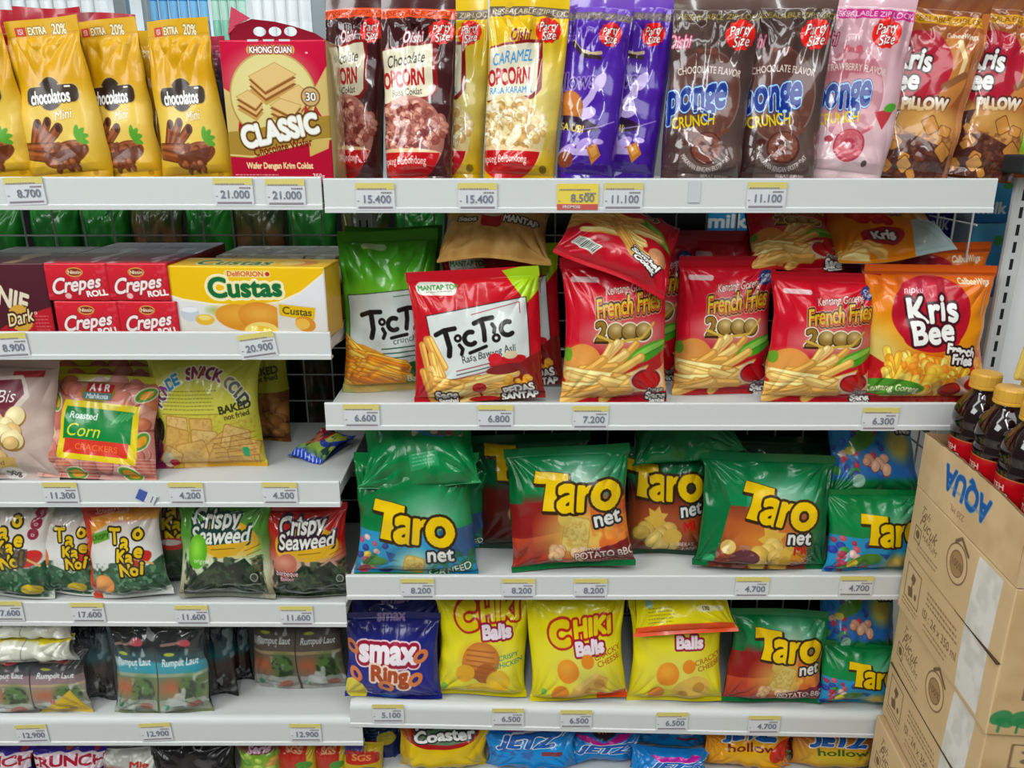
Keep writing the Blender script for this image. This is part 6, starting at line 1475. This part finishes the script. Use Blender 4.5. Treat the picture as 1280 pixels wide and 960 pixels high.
# ---- bottom left row
z = Z['L6']; G = 'packs on the lowest left shelf'
for D, a, b, c, nm, lab in (('crunch', -54, 52, 930, 'crunch_bag', 'purple crunch bag at the bottom left corner'), ('crunch', 44, 140, 930, 'crunch_bag', 'purple crunch bag right of the corner one'),
        ('whitesnack', 128, 205, 934, 'noodle_snack_bag', 'whitish snack bag beside the purple crunch bags'), ('blacksnack', 188, 300, 926, 'snack_bag', 'black shiny snack bag in the bottom row'),
        ('seris', 300, 354, 926, 'candy_bag', 'light green bag with red lettering in the bottom row'), ('sgsred', 348, 400, 926, 'candy_bag', 'red and green candy bag beside the light green bag'),
        ('sgsred', 395, 438, 926, 'candy_bag', 'narrow red candy bag, second of the red ones'), ('redyellow', 430, 482, 926, 'candy_bag', 'yellow and red candy bag near the bay divide'), ('darkblue', 450, 505, 900, 'candy_bag', 'dark blue candy bag behind the yellow and red one')):
    packet(nm, lab, 'snack bag', D, a, c, b, 1015, z=z, Y=.02 if D != 'darkblue' else .06, lean=6, T=.035, group=G)

# ---- net snacks
z = Z['R3']; G = 'net snack bags on the third right shelf'
packet('net_snack_bag', 'blue and green net snack bag behind the front one, edge showing', 'snack bag', 'taroblue', 478, 575, 612, 712, z=z, Y=.085, lean=5, T=.045, group=G)
packet('net_snack_bag', 'blue and green net snack bag leaning out over the rail at the left', 'snack bag', 'taroblue', 444, 566, 600, 730, z=z, Y=-.008, lean=7, T=.06, cr=1.2, pinch=.1, ff=.5, group=G)
packet('net_snack_bag', 'green net snack bag lying on top of the blue one at the left', 'snack bag', 'taroflop', 446, 470, 602, 612, Y=-.012, lean=40, bend=45, H=.15, T=.06, cr=1.9, roll=-3, sb=.012, pinch=.12, group=G)
packet('net_snack_bag', 'barbecue net snack bag standing back, shade painted into its print', 'snack bag', 'tarobbqlow', 596, 545, 744, 692, z=z, lean=6, roll=-3, T=.05, group=G)
packet('net_snack_bag', 'barbecue net snack bag with orange and yellow picture, in front', 'snack bag', 'tarobbq', 636, 562, 794, 722, z=z, Y=.006, lean=9, roll=-4, T=.055, cr=1.3, pinch=.1, group=G)
packet('net_snack_bag', 'brown and green net snack bag in the second row', 'snack bag', 'tarobrown2', 776, 560, 882, 700, z=z, lean=6, roll=1, T=.05, group=G)
packet('net_snack_bag', 'green and red net snack bag lying on top of the brown ones', 'snack bag', 'tarored_flop', 792, 480, 934, 584, Y=.045, lean=62, H=.14, T=.05, roll=-10, cr=1.7, sb=.015, pinch=.12, group=G)
packet('net_snack_bag', 'very dark green net snack bag deep under the shelf', 'snack bag', 'tarodarkgreen', 900, 545, 1036, 700, z=z, Y=.13, lean=4, T=.05, group=G)
packet('net_snack_bag', 'wide brown and green net snack bag in the front row', 'snack bag', 'tarobrown', 862, 570, 1036, 722, z=z, Y=.008, lean=12, roll=3, T=.055, cr=1.4, pinch=.12, group=G)
packet('net_snack_bag', 'blue net snack bag lying above another beside the carton', 'snack bag', 'taroblueflat', 1034, 510, 1150, 622, Y=.05, lean=26, T=.045, cr=1.2, group=G)
packet('net_snack_bag', 'blue and green net snack bag in front, half behind the open carton', 'snack bag', 'taroblue2', 1026, 612, 1148, 722, z=z, Y=.012, lean=10, T=.05, cr=1.1, group=G)

# ---- rings and balls
z = Z['R4']; G = 'bags on the sloping right shelf'
packet('ring_snack_bag', 'dark blue ring snack bag behind its twin', 'snack bag', 'smax', 440, 742, 556, 868, z=z, Y=.075, lean=5, T=.045, group=G)
packet('ring_snack_bag', 'dark blue ring snack bag in front at the left end', 'snack bag', 'smax', 430, 766, 552, 884, z=z, Y=.004, lean=9, roll=1, T=.05, cr=.9, group=G)
packet('ball_snack_bag', 'yellow bag with roast chicken picture, beside the blue ring snack', 'snack bag', 'chikichicken', 544, 742, 660, 886, z=z, Y=.012, lean=8, roll=1.5, T=.055, cr=.9, group=G)
packet('ball_snack_bag', 'yellow cheese ball bag with orange top corner, second of the yellow bags', 'snack bag', 'chikicheese', 660, 740, 784, 888, z=z, Y=.006, lean=8, roll=-2, T=.055, cr=.9, group=G)
packet('ball_snack_bag', 'yellow cheese ball bag standing under the folded one', 'snack bag', 'chikicheese2', 784, 750, 902, 888, z=z, Y=.012, lean=8, roll=-1, T=.05, cr=.9, group=G)
packet('ball_snack_bag', 'yellow bag with an orange edge lying on top of a cheese ball bag', 'snack bag', 'chikiflop', 792, 680, 924, 796, Y=-.002, lean=40, bend=40, H=.12, T=.05, roll=-4, cr=1.5, pinch=.1, group=G)
packet('net_snack_bag', 'barbecue net snack bag on the sloping shelf beside the yellow bags', 'snack bag', 'tarobbq', 900, 764, 1026, 898, z=z, Y=.01, lean=10, roll=3, T=.05, cr=1.1, group=G)
packet('net_snack_bag', 'blue net snack bag lying high on the sloping shelf beside the cartons', 'snack bag', 'taroblueflat', 1024, 720, 1122, 818, Y=.05, lean=24, T=.045, cr=1.2, group=G)
packet('net_snack_bag', 'lower blue net snack bag on the sloping shelf, touching the cartons', 'snack bag', 'taroblue2', 1018, 806, 1116, 902, z=z, Y=.012, lean=14, roll=4, T=.05, cr=1.1, group=G)

# ---- bottom right row
z = Z['R5']; G = 'bags on the lowest right shelf'
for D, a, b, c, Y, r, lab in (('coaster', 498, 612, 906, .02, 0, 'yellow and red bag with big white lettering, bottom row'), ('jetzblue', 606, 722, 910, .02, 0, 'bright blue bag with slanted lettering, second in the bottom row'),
        ('jetzpink', 702, 800, 910, .035, 1, 'blue bag with magenta swoosh in the bottom row'), ('jetzblue', 772, 884, 902, .07, 6, 'blue bag standing back between magenta and orange bags'), ('jetzmag', 784, 884, 936, .01, 4, 'blue bag with a magenta panel, just left of the orange bags'),
        ('hollow', 874, 986, 914, .02, 2, 'orange bag with dark red lettering in the bottom row'), ('sgsred', 950, 996, 922, .06, 0, 'dark red bag in the gap between the orange bags'), ('hollowgreen', 984, 1096, 918, .02, 2, 'orange bag with green lettering beside the cartons')):
    packet('puffed_snack_bag', lab, 'snack bag', D, a, c, b, 1015, z=z, Y=Y, lean=6, roll=r, T=.045, group=G)

# ---- stacked cartons with the tray of tea bottles
BX, BY = .602, -.008; CYAW = -4.6; CL = .285; CH = .204
dx, dy = -math.sin(math.radians(4.6)), -math.cos(math.radians(4.6))
FX, FY = BX + dx * CL, BY + dy * CL                 # front left corner
for k in range(5):
    zz = 1.02 - CH * (k + 1)
    lab = ('kraft carton right under the bottle tray', 'kraft carton second from the top, under the first', 'kraft carton third from the top of the stack', 'kraft carton fourth from the top of the stack', 'kraft carton at the bottom of the stack')[k]
    if k == 4: zz = 0.0
    off = (0, .004, -.003, .003, 0)[k]
    c = carton('kraft_carton', lab, 'carton', (FX + off, FY + off, zz), CYAW + (0, -.4, .3, 0, 0)[k], .40, CL, CH - .001, front='kraftfront' if k == 0 else 'kraftfront2', top=None, left='kraftside', side='#bfa27c', m='kraft', bulge=.0035, group='stacked kraft cartons')
    if 'gap' not in M: M['gap'] = mat('carton_gap', '#4a3826', rough=.95)
    g = MB(); y1 = CL * (.40 if k == 0 else .97)
    g.v += [(-.0042, .001, CH * .49), (-.0042, .001, CH * .503), (-.0040, y1, CH * .4955), (.002, .001, CH * .49), (.002, .001, CH * .503), (.002, y1, CH * .4955)]; g.f += [(0, 1, 2), (3, 5, 4), (0, 3, 4, 1), (1, 4, 5, 2), (2, 5, 3, 0)]
    g.build('flap_gap', M['gap'], c)
t = empty('bottle_tray', (FX, FY, 1.0205), 'cut-open kraft tray with upside-down blue lettering, holding the tea bottles', 'tray', None, (0, 0, math.radians(CYAW)))
P, C = art('trayside')
def wall(name, o, ex, th, h, D=None):
    g = Grids(); a = np.linspace(0, 1, 60 if D is None else P.nx); b = np.linspace(1, 0, 12 if D is None else P.ny); A_, B_ = np.meshgrid(a, b)
    r = np.random.RandomState(int(o[0] * 999) % 97); rag = .0022 * (vnoise(A_ * 60, B_ * 0, 2.2, 5) - .5)
    hgt = h + rag; lean_ = -.006 * B_ * np.sin(A_ * 3)
    base = np.array(o) + A_[..., None] * np.array(ex) + B_[..., None] * np.stack([np.zeros_like(A_), np.zeros_like(A_), hgt], -1)
    n = np.array(th, float)
    g.add(base + n * (lean_ / np.linalg.norm(n))[..., None], lin(hx('#cbb08a')).astype(np.float32) if D is None else C)
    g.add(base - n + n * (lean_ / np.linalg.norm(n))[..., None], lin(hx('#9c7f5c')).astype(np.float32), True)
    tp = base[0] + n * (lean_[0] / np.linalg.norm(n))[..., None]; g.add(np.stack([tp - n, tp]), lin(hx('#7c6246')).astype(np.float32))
    g.build(name, M['kraft'], t)
wall('printed_side', (0, CL, 0), (0, -CL, 0), (-.004, 0, 0), .082, 'trayside')
wall('tray_side', (0, 0, 0), (.40, 0, 0), (0, -.004, 0), .082)
wall('tray_side', (.40, CL, 0), (-.40, 0, 0), (0, .004, 0), .082)
MB().box(.004, .004, 0, .396, CL - .004, .003).build('tray_floor', M['gap'], t)
def tea(x, y, label):
    q = (FX + x * math.cos(math.radians(CYAW)) - y * math.sin(math.radians(CYAW)), FY + x * math.sin(math.radians(CYAW)) + y * math.cos(math.radians(CYAW)), 1.024)
    b = empty('tea_bottle', q, label, 'bottle', 'tea bottles in the tray', (0, 0, math.radians(20)))
    R = .0325
    def facet(r, zz, a):
        k = max(0, min(1, (zz - .118) / .01)) * max(0, min(1, (.152 - zz) / .008))
        return r * (1 + .03 * k * (abs(math.sin(3 * a + zz * 190)) + abs(math.sin(3 * a - zz * 190)) - 1.2))
    pr = [(R * .8, 0), (R * .95, .004), (R, .012), (R, .03), (R * .97, .034), (R * .97, .092), (R, .096), (R * 1.02, .101), (R * .95, .106), (R * .93, .110), (R * 1.02, .115), (R * 1.03, .120), (R, .127), (R * .94, .134), (R * .83, .142), (R * .68, .149), (R * .52, .155), (R * .46, .160), (R * .46, .166)]
    MB().lathe(pr, 48, True, facet).build('bottle_body', M['tea'], b, True)
    cz = .163
    MB().lathe([(R * .56, cz), (R * .60, cz + .001), (R * .60, cz + .004), (R * .565, cz + .0045), (R * .58, cz + .006), (R * .58, cz + .019), (R * .54, cz + .0215), (R * .3, cz + .022)], 60, True, lambda r, zz, a: r * (1 + (.018 if (int(a / (2 * math.pi) * 60) % 2 and cz + .005 < zz < cz + .0205) else 0))).build('bottle_cap', M['cap'], b)
    Pl, Cl = art('tealabel'); a = np.linspace(-math.pi, math.pi, Pl.nx); v = np.linspace(.092, .034, Pl.ny); A_, V_ = np.meshgrid(a, v)
    g = Grids(); g.add(np.stack([R * .985 * np.sin(A_), -R * .985 * np.cos(A_), V_], -1), Cl); g.build('bottle_label', M['film'], b)
n = 0
for j, yy in enumerate((.240, .174, .108, .042)):
    for i, xx in enumerate((.047, .118, .189)):
        if i == 2 and j > 1: continue
        yo = yy + (.005 if i else 0)
        lab = '%s tea bottle with yellow cap in the %s row of the tray' % (('rearmost', 'second from the back', 'third from the back', 'nearest')[j], ('left-hand', 'middle', 'right-hand')[i])
        tea(xx, yo, lab)
bpy.data.objects.remove(_to)
